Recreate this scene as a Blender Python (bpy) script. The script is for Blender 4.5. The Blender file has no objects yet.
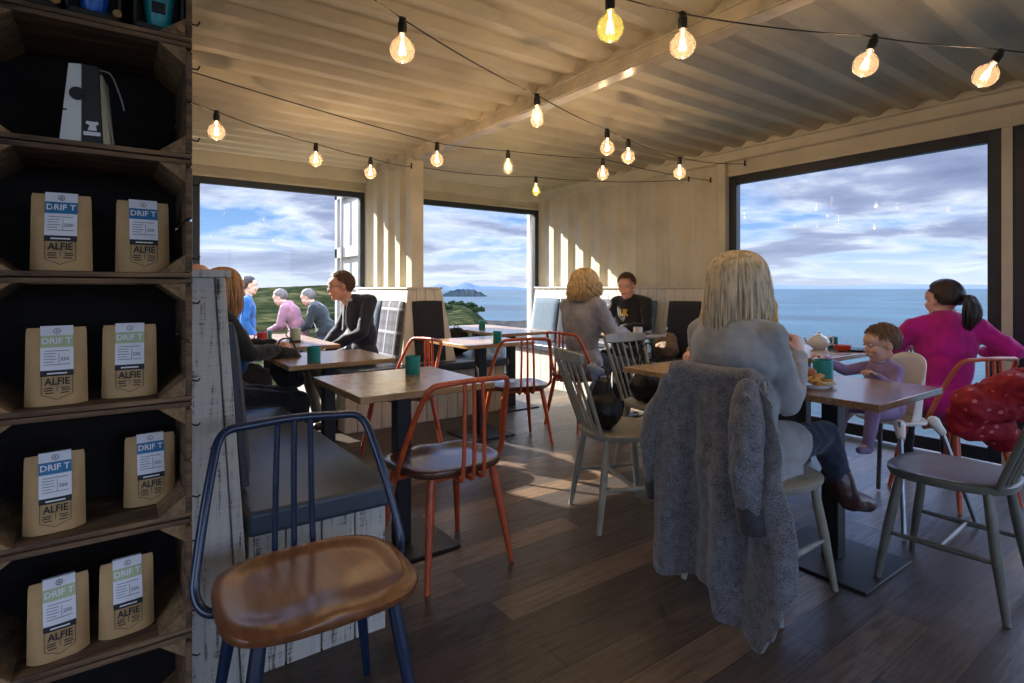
import bpy, math, random
from mathutils import Vector, Matrix, Quaternion, noise
R = math.radians
random.seed(11)
sc = bpy.context.scene
COL = sc.collection

# ------------------------------------------------------------------ camera
YAW = 35.7
cam_d = bpy.data.cameras.new('camera'); cam = bpy.data.objects.new('camera', cam_d); COL.objects.link(cam)
cam.location = (0, 0, 1.17); cam.rotation_euler = (R(90), 0, R(-YAW))
cam_d.sensor_width = 36; cam_d.lens = 560 / 1024 * 36
cam_d.shift_y = -(341.5 - 288) / 1024
cam_d.clip_start = .05; cam_d.clip_end = 200000
sc.camera = cam
sc.view_settings.view_transform = 'Standard'; sc.view_settings.look = 'None'
sc.view_settings.gamma = 1; sc.view_settings.use_curve_mapping = False
sc.view_settings.exposure = 0.95

# ------------------------------------------------------------------ node helpers
class NT:
    def __init__(s, nt): s.nt = nt; s.n = nt.nodes; s.l = nt.links
    def node(s, t, **kw):
        nd = s.n.new(t)
        for k, v in kw.items():
            if k.startswith('i_'):
                key = k[2:]
                key = int(key) if key.isdigit() else key.replace('_', ' ')
                s.put(nd.inputs[key], v)
            else: setattr(nd, k, v)
        return nd
    def put(s, inp, v):
        if hasattr(v, 'is_output') or isinstance(v, bpy.types.NodeSocket): s.l.new(v, inp)
        else:
            if inp.type == 'RGBA' and len(v) == 3: v = (*v, 1)
            inp.default_value = v
    def math(s, op, a, b=0.0, c=None, clamp=False):
        nd = s.n.new('ShaderNodeMath'); nd.operation = op; nd.use_clamp = clamp
        s.put(nd.inputs[0], a); s.put(nd.inputs[1], b)
        if c is not None: s.put(nd.inputs[2], c)
        return nd.outputs[0]
    def mix(s, f, a, b, blend='MIX'):
        nd = s.n.new('ShaderNodeMix'); nd.data_type = 'RGBA'; nd.blend_type = blend
        s.put(nd.inputs[0], f); s.put(nd.inputs[6], a); s.put(nd.inputs[7], b)
        return nd.outputs[2]
    def ramp(s, f, stops, interp='LINEAR'):
        nd = s.n.new('ShaderNodeValToRGB'); s.put(nd.inputs[0], f); nd.color_ramp.interpolation = interp
        el = nd.color_ramp.elements
        while len(el) < len(stops): el.new(.5)
        for e, (p, c) in zip(el, stops):
            e.position = p; e.color = (*c, 1) if len(c) == 3 else c
        return nd.outputs[0]
def lin(r, g, b):
    f = lambda c: (c / 255 / 12.92) if c / 255 <= .04045 else ((c / 255 + .055) / 1.055) ** 2.4
    return (f(r), f(g), f(b))

# ------------------------------------------------------------------ world: cloudy sky
w = bpy.data.worlds.new('sky'); sc.world = w; w.use_nodes = True
t = NT(w.node_tree); t.n.clear()
tc = t.node('ShaderNodeTexCoord'); sep = t.node('ShaderNodeSeparateXYZ', i_0=tc.outputs['Generated'])
zz = t.math('MAXIMUM', sep.outputs[2], 0.0)
den = t.math('ADD', zz, 0.10)
cx = t.math('DIVIDE', sep.outputs[0], den); cy = t.math('DIVIDE', sep.outputs[1], den)
cmb = t.node('ShaderNodeCombineXYZ', i_0=cx, i_1=cy, i_2=3.7)
n1 = t.node('ShaderNodeTexNoise', i_Vector=cmb.outputs[0], i_Scale=.62, i_Detail=9.0, i_Roughness=.56, i_Distortion=.4)
n2 = t.node('ShaderNodeTexNoise', i_Vector=cmb.outputs[0], i_Scale=.62, i_Detail=8.0, i_Roughness=.55, i_Distortion=.2)
blue = t.ramp(zz, [(0, lin(190, 206, 226)), (.06, lin(142, 176, 216)), (.2, lin(78, 130, 198)), (.6, lin(60, 110, 185)), (1, lin(45, 90, 165))])
cloud = t.ramp(n2.outputs[0], [(.42, lin(236, 238, 244)), (.50, lin(196, 204, 222)), (.57, lin(142, 154, 184)), (.68, lin(108, 121, 156))])
mask = t.ramp(n1.outputs[0], [(.40, (0, 0, 0)), (.54, (1, 1, 1))])
col = t.mix(mask, blue, cloud)
hz = t.ramp(zz, [(0, (.8,) * 3), (.02, (.45,) * 3), (.09, (0, 0, 0))])
col = t.mix(hz, col, lin(196, 205, 222))
# sky brightened overhead and behind the camera, out of view, as added interior fill
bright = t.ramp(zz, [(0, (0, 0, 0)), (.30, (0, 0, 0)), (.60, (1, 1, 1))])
rear_fill = t.ramp(t.math('ADD', t.math('MULTIPLY', sep.outputs[1], -.5), .5), [(.5, (0, 0, 0)), (.75, (1, 1, 1))])
gain = t.math('ADD', t.math('ADD', 1.0, t.math('MULTIPLY', bright, 6.5)), t.math('MULTIPLY', rear_fill, 2.4))
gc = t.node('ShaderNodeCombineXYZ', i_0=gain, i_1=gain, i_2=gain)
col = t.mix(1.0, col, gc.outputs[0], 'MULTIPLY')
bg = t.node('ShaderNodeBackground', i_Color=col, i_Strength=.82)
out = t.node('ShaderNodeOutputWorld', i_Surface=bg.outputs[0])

# ------------------------------------------------------------------ sun
sd = bpy.data.lights.new('sun', 'SUN'); so = bpy.data.objects.new('sun', sd); COL.objects.link(so)
sd.energy = 10; sd.angle = R(.7); sd.color = (1, .93, .82)
so.rotation_euler = Vector((.35, -1, -.58)).to_track_quat('-Z', 'Y').to_euler(); so.location = (0, 12, 9)
def portal(x, y, z, sx, sy, direction):
    l = bpy.data.lights.new('window_daylight', 'AREA'); l.shape = 'RECTANGLE'; l.size = sx; l.size_y = sy
    l.cycles.is_portal = True
    o = bpy.data.objects.new('window_daylight', l); COL.objects.link(o); o.location = (x, y, z)
    o.rotation_euler = Vector(direction).to_track_quat('-Z', 'Z').to_euler()
portal(1.45, 5.99, 1.12, 1.8, 2.2, (0, -1, 0)); portal(3.45, 5.99, 1.12, 2.5, 2.2, (0, -1, 0))
portal(4.83, 2.08, 1.12, 2.1, 2.2, (-1, 0, 0)); portal(4.83, -.4, 1.12, 2.8, 2.2, (-1, 0, 0))
portal(1.6, -3.3, 1.3, 4.6, 1.9, (0, 1, 0))
portal(-2.72, -.6, 1.3, 3.2, 1.8, (1, 0, 0))

# ------------------------------------------------------------------ materials
MATS = {}
def mat(name, col, rough=.6, metal=0, var=.12, scale=8, bump=.0, bscale=60, stretch=None, coat=0, spec=.5, emis=None, estr=0, sheen=0, trans=0):
    if name in MATS: return MATS[name]
    m = bpy.data.materials.new(name); m.use_nodes = True; t = NT(m.node_tree)
    b = t.n['Principled BSDF']
    tc = t.node('ShaderNodeTexCoord'); v = tc.outputs['Object']
    if stretch:
        mp = t.node('ShaderNodeMapping', i_Vector=v); mp.inputs['Scale'].default_value = stretch; v = mp.outputs[0]
    nz = t.node('ShaderNodeTexNoise', i_Vector=v, i_Scale=scale, i_Detail=5.0)
    d = tuple(max(0, c * (1 - var * 2)) for c in col); h = tuple(min(1, c * (1 + var * 1.2)) for c in col)
    c = t.ramp(nz.outputs[0], [(.3, d), (.5, col), (.72, h)])
    t.put(b.inputs['Base Color'], c)
    b.inputs['Roughness'].default_value = rough; b.inputs['Metallic'].default_value = metal
    b.inputs['Specular IOR Level'].default_value = spec
    b.inputs['Coat Weight'].default_value = coat; b.inputs['Sheen Weight'].default_value = sheen
    b.inputs['Coat Roughness'].default_value = .15
    if trans: b.inputs['Transmission Weight'].default_value = trans
    if emis: b.inputs['Emission Color'].default_value = (*emis, 1); b.inputs['Emission Strength'].default_value = estr
    if bump:
        n3 = t.node('ShaderNodeTexNoise', i_Vector=v, i_Scale=bscale, i_Detail=4.0)
        bp = t.node('ShaderNodeBump', i_Strength=bump, i_Distance=.004, i_Height=n3.outputs[0])
        t.l.new(bp.outputs[0], b.inputs['Normal'])
    MATS[name] = m; return m
def whitewash(name, base=(198, 194, 184), gap=(74, 64, 54), amount=.6, scale=(60, 60, 5)):
    m = bpy.data.materials.new(name); m.use_nodes = True; t = NT(m.node_tree); b = t.n['Principled BSDF']
    tc = t.node('ShaderNodeTexCoord'); mp = t.node('ShaderNodeMapping', i_Vector=tc.outputs['Object']); mp.inputs['Scale'].default_value = scale
    a = t.node('ShaderNodeTexNoise', i_Vector=mp.outputs[0], i_Scale=1.0, i_Detail=6.0, i_Roughness=.7)
    mp2 = t.node('ShaderNodeMapping', i_Vector=tc.outputs['Object']); mp2.inputs['Scale'].default_value = (9, 9, 110)
    s = t.node('ShaderNodeTexNoise', i_Vector=mp2.outputs[0], i_Scale=1.0, i_Detail=5.0, i_Roughness=.7)
    f = t.ramp(t.math('MULTIPLY', a.outputs[0], t.math('ADD', s.outputs[0], .5)), [(.36 * amount + .12, lin(*gap)), (.36 * amount + .22, lin(*base)), (.8, lin(*[min(255, c + 18) for c in base]))])
    t.put(b.inputs['Base Color'], f); b.inputs['Roughness'].default_value = .75
    bp = t.node('ShaderNodeBump', i_Strength=.5, i_Distance=.003, i_Height=s.outputs[0]); t.l.new(bp.outputs[0], b.inputs['Normal'])
    MATS[name] = m; return m
def wood(name, c1, c2, rough=.45, scale=(4, 40, 40), coat=0.0, bump=.1):
    if name in MATS: return MATS[name]
    m = bpy.data.materials.new(name); m.use_nodes = True; t = NT(m.node_tree); b = t.n['Principled BSDF']
    tc = t.node('ShaderNodeTexCoord'); mp = t.node('ShaderNodeMapping', i_Vector=tc.outputs['Object']); mp.inputs['Scale'].default_value = scale
    a = t.node('ShaderNodeTexNoise', i_Vector=mp.outputs[0], i_Scale=1.0, i_Detail=6.0, i_Roughness=.6, i_Distortion=.6)
    f = t.ramp(a.outputs[0], [(.3, c1), (.7, c2)])
    t.put(b.inputs['Base Color'], f); b.inputs['Roughness'].default_value = rough; b.inputs['Coat Weight'].default_value = coat
    b.inputs['Coat Roughness'].default_value = .2
    bp = t.node('ShaderNodeBump', i_Strength=bump, i_Distance=.002, i_Height=a.outputs[0]); t.l.new(bp.outputs[0], b.inputs['Normal'])
    MATS[name] = m; return m
def glassmat(name, tint=(1, 1, 1), refl=.08, rough=0.0, fres=1.45):
    m = bpy.data.materials.new(name); m.use_nodes = True; t = NT(m.node_tree); t.n.clear()
    o = t.node('ShaderNodeOutputMaterial'); tr = t.node('ShaderNodeBsdfTransparent', i_Color=tint)
    gl = t.node('ShaderNodeBsdfGlossy', i_Color=(1, 1, 1), i_Roughness=rough); fr = t.node('ShaderNodeFresnel', i_IOR=fres)
    mx = t.node('ShaderNodeMixShader'); t.l.new(t.math('ADD', fr.outputs[0], refl, clamp=True), mx.inputs[0])
    t.l.new(tr.outputs[0], mx.inputs[1]); t.l.new(gl.outputs[0], mx.inputs[2]); t.l.new(mx.outputs[0], o.inputs[0])
    MATS[name] = m; return m
def plaid(name, a, b, c):
    m = bpy.data.materials.new(name); m.use_nodes = True; t = NT(m.node_tree); p = t.n['Principled BSDF']
    tc = t.node('ShaderNodeTexCoord'); s = t.node('ShaderNodeSeparateXYZ', i_0=tc.outputs['Object'])
    def band(v, f, th): return t.math('GREATER_THAN', t.math('SINE', t.math('MULTIPLY', v, f)), th)
    h = t.math('ADD', s.outputs[0], s.outputs[1])
    k = t.mix(t.math('MULTIPLY', band(h, 60, .3), .5), a, b); k = t.mix(t.math('MULTIPLY', band(s.outputs[2], 60, .3), .5), k, b)
    k = t.mix(t.math('MULTIPLY', band(h, 30, .93), .8), k, c); k = t.mix(t.math('MULTIPLY', band(s.outputs[2], 30, .93), .8), k, c)
    t.put(p.inputs['Base Color'], k); p.inputs['Roughness'].default_value = .9; MATS[name] = m; return m
def wool(name, a, b, scale=180, bump=.9):
    m = bpy.data.materials.new(name); m.use_nodes = True; t = NT(m.node_tree); p = t.n['Principled BSDF']
    tc = t.node('ShaderNodeTexCoord')
    n = t.node('ShaderNodeTexNoise', i_Vector=tc.outputs['Object'], i_Scale=scale, i_Detail=3.0)
    n2 = t.node('ShaderNodeTexNoise', i_Vector=tc.outputs['Object'], i_Scale=scale / 9, i_Detail=3.0)
    k = t.ramp(t.math('ADD', t.math('MULTIPLY', n.outputs[0], .75), t.math('MULTIPLY', n2.outputs[0], .25)), [(.38, a), (.6, b)])
    t.put(p.inputs['Base Color'], k); p.inputs['Roughness'].default_value = .95; p.inputs['Sheen Weight'].default_value = .3
    bp = t.node('ShaderNodeBump', i_Strength=bump, i_Distance=.003, i_Height=n.outputs[0]); t.l.new(bp.outputs[0], p.inputs['Normal'])
    MATS[name] = m; return m

M_cream = mat('cream_paint', lin(210, 200, 174), .5, var=.07, scale=3, bump=.15, bscale=90)
M_ceil = mat('ceiling_paint', lin(210, 198, 168), .45, var=.07, scale=3, bump=.1, bscale=160)
M_white = mat('white_paint', lin(222, 220, 212), .5, var=.05, scale=3)
M_beam = mat('glossy_beam_paint', lin(206, 192, 166), .22, var=.12, scale=7, bump=.25, bscale=9)
M_frame = mat('charcoal_frame', lin(40, 44, 52), .45, var=.1)
M_plank = whitewash('whitewashed_planks')
M_plankw = whitewash('whitewashed_trim', (206, 198, 180), (120, 105, 85), .4)
M_crate = wood('dark_crate_wood', lin(46, 32, 22), lin(136, 104, 74), .8, (6, 50, 50), bump=.6)
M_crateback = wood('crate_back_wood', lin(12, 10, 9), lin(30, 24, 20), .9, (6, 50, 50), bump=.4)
M_crateend = wood('crate_end_grain', lin(90, 68, 46), lin(160, 126, 86), .8, (40, 40, 40), bump=.5)
M_top = wood('oak_tabletop', lin(140, 104, 66), lin(196, 156, 106), .24, (5, 60, 60), bump=.05, coat=.5)
M_toprust = wood('dark_oak_tabletop', lin(104, 72, 48), lin(150, 112, 78), .24, (5, 60, 60), bump=.05, coat=.5)
M_topedge = wood('tabletop_edge', lin(96, 66, 42), lin(140, 104, 66), .6, (5, 60, 200))
M_seatbrown = wood('chestnut_seat', lin(96, 56, 34), lin(132, 84, 52), .3, (30, 4, 30), coat=.3, bump=.0)
M_seatred = wood('walnut_seat', lin(70, 40, 30), lin(110, 66, 48), .28, (30, 4, 30), coat=.5, bump=.03)
M_navy = mat('navy_metal', lin(20, 38, 66), .3, var=.1, coat=.4)
M_red = mat('orange_red_metal', lin(192, 82, 40), .38, var=.15, scale=12, coat=.2)
M_black = mat('black_metal', lin(24, 25, 28), .5, var=.1)
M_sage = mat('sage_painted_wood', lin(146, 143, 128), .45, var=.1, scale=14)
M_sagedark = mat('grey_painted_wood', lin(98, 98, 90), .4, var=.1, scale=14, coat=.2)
M_vinyl = mat('slate_blue_vinyl', lin(62, 72, 84), .38, var=.12, scale=5, bump=.25, bscale=12)
M_cushblue = mat('blue_grey_fabric', lin(96, 112, 126), .9, var=.12, scale=60, bump=.3, stretch=(1, 6, 1))
M_cushdark = mat('charcoal_fabric', lin(42, 43, 48), .9, var=.15, scale=60, bump=.3)
M_slate = mat('slate_fabric', lin(66, 74, 84), .85, var=.12, scale=60, bump=.3)
M_tartan = plaid('grey_tartan', lin(92, 92, 104), lin(58, 58, 70), lin(168, 168, 176))
M_teal = mat('teal_enamel', lin(28, 138, 130), .3, var=.05, coat=.3)
M_cable = mat('black_cable', lin(22, 20, 20), .6)
M_socket = mat('black_socket', lin(16, 15, 15), .5)
def bulbmat(name, tint, glow):
    m = bpy.data.materials.new(name); m.use_nodes = True; t = NT(m.node_tree); t.n.clear()
    o = t.node('ShaderNodeOutputMaterial'); tr = t.node('ShaderNodeBsdfTransparent', i_Color=tint); tl = t.node('ShaderNodeBsdfTranslucent', i_Color=glow)
    gl = t.node('ShaderNodeBsdfGlossy', i_Color=(1, 1, 1), i_Roughness=.02); fr = t.node('ShaderNodeFresnel', i_IOR=1.18)
    a = t.node('ShaderNodeMixShader', i_0=.035); t.l.new(tr.outputs[0], a.inputs[1]); t.l.new(tl.outputs[0], a.inputs[2])
    mx = t.node('ShaderNodeMixShader'); t.l.new(fr.outputs[0], mx.inputs[0]); t.l.new(a.outputs[0], mx.inputs[1]); t.l.new(gl.outputs[0], mx.inputs[2]); t.l.new(mx.outputs[0], o.inputs[0])
    MATS[name] = m; return m
M_bulb = bulbmat('clear_bulb_glass', (1, .95, .88), (1, .76, .56))
M_bulbg = bulbmat('green_bulb_glass', (.88, .94, .62), (.75, .72, .2))
M_fil = mat('glowing_filament', (1, .55, .2), emis=(1, .55, .22), estr=16)
M_glass = glassmat('window_glass', (.93, .95, .96), .0, fres=1.27)
M_kraft = mat('kraft_paper', lin(182, 146, 98), .7, var=.1, scale=14, bump=.4, bscale=14)
M_paper = mat('white_card', lin(226, 224, 228), .6, var=.02)
M_blueband = mat('blue_print', lin(22, 110, 156), .5, var=.02)
M_greenband = mat('sage_print', lin(176, 188, 142), .5, var=.02)
M_ink = mat('black_ink', lin(22, 20, 20), .6, var=.02)
M_inkgrey = mat('grey_ink', lin(120, 120, 128), .6, var=.02)
M_porc = mat('white_porcelain', lin(225, 224, 218), .15, var=.02, coat=.5)
M_redmug = mat('red_enamel', lin(196, 58, 36), .3, var=.03, coat=.4)
M_skin = mat('skin', lin(220, 172, 148), .5, var=.05, scale=10)
M_skin2 = mat('ruddy_skin', lin(214, 158, 134), .5, var=.06, scale=10)
M_sole = mat('shoe_leather', lin(34, 26, 24), .35, var=.1)
M_leather = mat('burgundy_leather', lin(62, 34, 34), .3, var=.1)
M_grass = mat('headland_grass', lin(92, 104, 52), .95, var=.35, scale=.5)
M_eyew = mat('eye_white', lin(215, 210, 205), .3, var=.0); M_eyed = mat('eye_iris', lin(40, 34, 32), .3, var=.0)
M_lip = mat('lip_tone', lin(170, 96, 88), .5, var=.03)

# floor planks
m = bpy.data.materials.new('floor_planks'); m.use_nodes = True; t = NT(m.node_tree); b = t.n['Principled BSDF']; M_floor = m
tc = t.node('ShaderNodeTexCoord')
br = t.node('ShaderNodeTexBrick', i_Vector=tc.outputs['Object'], i_Scale=1.0, i_Brick_Width=1.15, i_Row_Height=.145, i_Mortar_Size=.0016, i_Mortar_Smooth=.1, i_Bias=.0)
br.offset = .37; br.inputs['Color1'].default_value = (0, 0, 0, 1); br.inputs['Color2'].default_value = (1, 1, 1, 1); br.inputs['Mortar'].default_value = (0, 0, 0, 1)
rowc = t.ramp(br.outputs['Color'], [(0, lin(58, 50, 46)), (.35, lin(96, 82, 72)), (.62, lin(74, 66, 62)), (.85, lin(138, 114, 92)), (1, lin(98, 82, 70))])
mp = t.node('ShaderNodeMapping', i_Vector=tc.outputs['Object']); mp.inputs['Scale'].default_value = (5, 60, 1)
g = t.node('ShaderNodeTexNoise', i_Vector=mp.outputs[0], i_Scale=1.0, i_Detail=7.0, i_Roughness=.65, i_Distortion=.5)
mp2 = t.node('ShaderNodeMapping', i_Vector=tc.outputs['Object']); mp2.inputs['Scale'].default_value = (180, 3.5, 1)
g2 = t.node('ShaderNodeTexNoise', i_Vector=mp2.outputs[0], i_Scale=1.0, i_Detail=3.0)
c = t.mix(.75, rowc, t.ramp(g.outputs[0], [(.3, (.28, .27, .26)), (.65, (1, 1, 1))]), 'MULTIPLY')
c = t.mix(.35, c, t.ramp(g2.outputs[0], [(.35, (.4, .4, .4)), (.6, (1.0, 1.0, 1.0))]), 'MULTIPLY')
c = t.mix(t.math('MULTIPLY', br.outputs['Fac'], .8), c, (.006, .005, .005))
t.put(b.inputs['Base Color'], c); t.put(b.inputs['Roughness'], t.ramp(g.outputs[0], [(.3, (.48,) * 3), (.7, (.28,) * 3)]))
b.inputs['Specular IOR Level'].default_value = .45
bp = t.node('ShaderNodeBump', i_Strength=.35, i_Distance=.002, i_Height=t.math('ADD', g.outputs[0], g2.outputs[0])); t.l.new(bp.outputs[0], b.inputs['Normal'])
# sea
m = bpy.data.materials.new('sea_water'); m.use_nodes = True; t = NT(m.node_tree); b = t.n['Principled BSDF']; M_sea = m
tc = t.node('ShaderNodeTexCoord')
n = t.node('ShaderNodeTexNoise', i_Vector=tc.outputs['Object'], i_Scale=.25, i_Detail=10.0, i_Roughness=.68)
nb = t.node('ShaderNodeTexNoise', i_Vector=tc.outputs['Object'], i_Scale=.006, i_Detail=6.0)
c = t.ramp(t.math('ADD', t.math('MULTIPLY', n.outputs[0], .35), t.math('MULTIPLY', nb.outputs[0], .65)), [(.40, lin(6, 28, 36)), (.60, lin(24, 56, 64))])
t.put(b.inputs['Base Color'], c); b.inputs['Roughness'].default_value = .42; b.inputs['Specular IOR Level'].default_value = .2
bp = t.node('ShaderNodeBump', i_Strength=1.0, i_Distance=1.6, i_Height=n.outputs[0]); t.l.new(bp.outputs[0], b.inputs['Normal'])

# ------------------------------------------------------------------ mesh builder
class MB:
    def __init__(s): s.v = []; s.f = []; s.m = []; s.mi = 0; s.T = None
    def add(s, vs, fs):
        o = len(s.v)
        s.v += [tuple(s.T @ Vector(p)) if s.T else tuple(p) for p in vs]
        s.f += [tuple(i + o for i in f) for f in fs]; s.m += [s.mi] * len(fs)
    def box(s, lo, hi, rot=None, piv=None):
        (a, b, c), (d, e, g) = lo, hi
        vs = [Vector(p) for p in ((a, b, c), (d, b, c), (d, e, c), (a, e, c), (a, b, g), (d, b, g), (d, e, g), (a, e, g))]
        if rot is not None:
            pv = Vector(piv) if piv else Vector(((a + d) / 2, (b + e) / 2, (c + g) / 2)); vs = [rot @ (p - pv) + pv for p in vs]
        s.add(vs, [(0, 3, 2, 1), (4, 5, 6, 7), (0, 1, 5, 4), (1, 2, 6, 5), (2, 3, 7, 6), (3, 0, 4, 7)])
    def hexa(s, vs): s.add(vs, [(0, 3, 2, 1), (4, 5, 6, 7), (0, 1, 5, 4), (1, 2, 6, 5), (2, 3, 7, 6), (3, 0, 4, 7)])
    def tube(s, pts, r, seg=8, closed=False, flat=1.0, caps=True):
        pts = [Vector(p) for p in pts]; n = len(pts)
        rs = r if isinstance(r, (list, tuple)) else [r] * n
        tg = []
        for i in range(n):
            a = pts[(i - 1) % n] if (closed or i > 0) else pts[0]; b = pts[(i + 1) % n] if (closed or i < n - 1) else pts[-1]
            d = b - a
            tg.append(d.normalized() if d.length > 1e-9 else Vector((0, 0, 1)))
        up = Vector((0, 0, 1)) if abs(tg[0].z) < .9 else Vector((1, 0, 0))
        u = (up - tg[0] * up.dot(tg[0])).normalized(); vs = []
        for i in range(n):
            if i: u = (u - tg[i] * u.dot(tg[i])).normalized()
            w_ = tg[i].cross(u)
            for k in range(seg):
                a = 2 * math.pi * k / seg; vs.append(pts[i] + u * (math.cos(a) * rs[i]) + w_ * (math.sin(a) * rs[i] * flat))
        fs = []
        for i in range(n if closed else n - 1):
            j = (i + 1) % n
            for k in range(seg):
                l = (k + 1) % seg; fs.append((i * seg + k, i * seg + l, j * seg + l, j * seg + k))
        if not closed and caps: fs += [tuple(range(seg))[::-1], tuple((n - 1) * seg + k for k in range(seg))]
        s.add(vs, fs)
    def cap(s, p, q, r1, r2, seg=14, fl=None):
        p, q = Vector(p), Vector(q); d = q - p; L = d.length; dn = d.normalized() if L > 1e-6 else Vector((0, 0, 1))
        pts = []; rs = []
        for k in range(1, 5): a = R(90 - k * 22.5); pts.append(p - dn * r1 * math.sin(a)); rs.append(r1 * math.cos(a) + 1e-5)
        for k in range(1, 4): pts.append(p + d * k / 4); rs.append(r1 + (r2 - r1) * k / 4)
        for k in range(0, 4): a = R(k * 22.5 + 1); pts.append(q + dn * r2 * math.sin(a)); rs.append(r2 * math.cos(a) + 1e-5)
        s.tube(pts, rs, seg)
    def ell(s, c, r, rot=None, nu=20, nv=12, keep=None):
        c = Vector(c); vs = []; fs = []
        def P(d):
            p = Vector((d[0] * r[0], d[1] * r[1], d[2] * r[2])); return c + (rot @ p if rot is not None else p)
        ds = [Vector((0, 0, 1))]
        for j in range(1, nv):
            th = math.pi * j / nv
            for i in range(nu): ph = 2 * math.pi * i / nu; ds.append(Vector((math.sin(th) * math.cos(ph), math.sin(th) * math.sin(ph), math.cos(th))))
        ds.append(Vector((0, 0, -1))); vs = [P(d) for d in ds]; L = len(ds) - 1
        for i in range(nu): fs.append((0, 1 + i, 1 + (i + 1) % nu))
        for j in range(nv - 2):
            for i in range(nu):
                a = 1 + j * nu + i; b = 1 + j * nu + (i + 1) % nu; fs.append((a, a + nu, b + nu, b))
        for i in range(nu): fs.append((L, L - nu + (i + 1) % nu, L - nu + i))
        if keep: fs = [f for f in fs if all(keep(ds[i]) for i in f)]
        s.add(vs, fs)
    def lathe(s, prof, c=(0, 0, 0), seg=24, Mx=None):
        c = Vector(c); vs = []; fs = []
        for r, z in prof:
            for k in range(seg):
                a = 2 * math.pi * k / seg; p = Vector((r * math.cos(a), r * math.sin(a), z)); vs.append(c + (Mx @ p if Mx is not None else p))
        for i in range(len(prof) - 1):
            for k in range(seg):
                l = (k + 1) % seg; fs.append((i * seg + k, i * seg + l, (i + 1) * seg + l, (i + 1) * seg + k))
        if prof[0][0] > 1e-4: fs.append(tuple(range(seg))[::-1])
        if prof[-1][0] > 1e-4: fs.append(tuple((len(prof) - 1) * seg + k for k in range(seg)))
        s.add(vs, fs)
    def prism(s, poly, a, b, axis='z'):
        n = len(poly)
        def P(u, v, h): return {'z': (u, v, h), 'y': (u, h, v), 'x': (h, u, v)}[axis]
        s.add([P(u, v, a) for u, v in poly] + [P(u, v, b) for u, v in poly], [tuple(range(n))[::-1], tuple(range(n, 2 * n))] + [(i, (i + 1) % n, (i + 1) % n + n, i + n) for i in range(n)])
    def grid(s, f, nu, nv, loop=False):
        vs = [f(i / nu, j / nv) for j in range(nv + 1) for i in range(nu + (0 if loop else 1))]; W = nu + (0 if loop else 1); fs = []
        for j in range(nv):
            for i in range(nu): a = j * W + i; b = j * W + (i + 1) % W; fs.append((a, b, b + W, a + W))
        s.add(vs, fs)
    def mesh_in(s, me, Mx=None):
        s.add([(Mx @ v.co if Mx is not None else v.co) for v in me.vertices], [tuple(p.vertices) for p in me.polygons])
    def text(s, txt, Mx, w_, h_):
        cu = bpy.data.curves.new('t', 'FONT'); cu.body = txt; cu.size = 1; cu.extrude = 0; cu.offset = .022; cu.resolution_u = 2
        o = bpy.data.objects.new('t', cu); COL.objects.link(o); dg = bpy.context.evaluated_depsgraph_get(); me = bpy.data.meshes.new_from_object(o.evaluated_get(dg))
        xs = [v.co.x for v in me.vertices]; ys = [v.co.y for v in me.vertices]
        a, b, c, d = min(xs), max(xs), min(ys), max(ys)
        for v in me.vertices: v.co = ((v.co.x - a) / (b - a) * w_ - w_ / 2, (v.co.y - c) / (d - c) * h_ - h_ / 2, 0)
        s.mesh_in(me, Mx); bpy.data.objects.remove(o); bpy.data.curves.remove(cu); bpy.data.meshes.remove(me)
    def mesh(s, name='m'):
        me = bpy.data.meshes.new(name); me.from_pydata(s.v, [], s.f)
        me.polygons.foreach_set('material_index', s.m); return me
    def build(s, name, mats, parent=None, bevel=0, smooth=40, seg=2, solid=0, sub=0, label=None):
        me = s.mesh(name)
        return link(name, me, mats, parent, bevel, smooth, seg, solid, sub, label)
def link(name, me, mats, parent=None, bevel=0, smooth=40, seg=2, solid=0, sub=0, label=None):
    for m_ in (mats if isinstance(mats, (list, tuple)) else [mats]): me.materials.append(m_)
    me.update()
    if smooth:
        me.polygons.foreach_set('use_smooth', [True] * len(me.polygons)); me.set_sharp_from_angle(angle=R(smooth))
    o = bpy.data.objects.new(name, me); COL.objects.link(o)
    if parent: o.parent = parent
    if solid: md = o.modifiers.new('s', 'SOLIDIFY'); md.thickness = solid; md.offset = 0
    if bevel: md = o.modifiers.new('b', 'BEVEL'); md.width = bevel; md.segments = seg; md.limit_method = 'ANGLE'
    if sub: md = o.modifiers.new('u', 'SUBSURF'); md.levels = sub; md.render_levels = sub
    if label: o['label'] = label
    return o
def remesh(mb, vox, it=4, amp=0, freq=9, seed=0, stretch=(1, 1, 1)):
    me = mb.mesh('tmp'); o = bpy.data.objects.new('tmp', me); COL.objects.link(o)
    md = o.modifiers.new('r', 'REMESH'); md.mode = 'VOXEL'; md.voxel_size = vox
    sm = o.modifiers.new('s', 'SMOOTH'); sm.iterations = it; sm.factor = .5
    dg = bpy.context.evaluated_depsgraph_get(); r_ = bpy.data.meshes.new_from_object(o.evaluated_get(dg))
    bpy.data.objects.remove(o); bpy.data.meshes.remove(me)
    if amp:
        r_.update(); ns = [v.normal.copy() for v in r_.vertices]
        for v, n_ in zip(r_.vertices, ns):
            p = Vector((v.co.x * freq * stretch[0] + seed, v.co.y * freq * stretch[1], v.co.z * freq * stretch[2]))
            k = 1 - 2 * abs(noise.noise(p)); k2 = 1 - 2 * abs(noise.noise(p * 2.3 + Vector((5, 5, 5))))      # ridged: crease-like folds
            v.co += n_ * amp * ((k - .5) + .55 * (k2 - .5))
    r_.materials.clear(); return r_
def struct(o): o['kind'] = 'structure'; return o
def thing(name, label, cat, loc=(0, 0, 0), rz=0, group=None):
    o = bpy.data.objects.new(name, None); COL.objects.link(o); o.location = loc; o.rotation_euler = (0, 0, R(rz)); o.empty_display_size = .05
    o['label'] = label; o['category'] = cat
    if group: o['group'] = group
    return o
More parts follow.
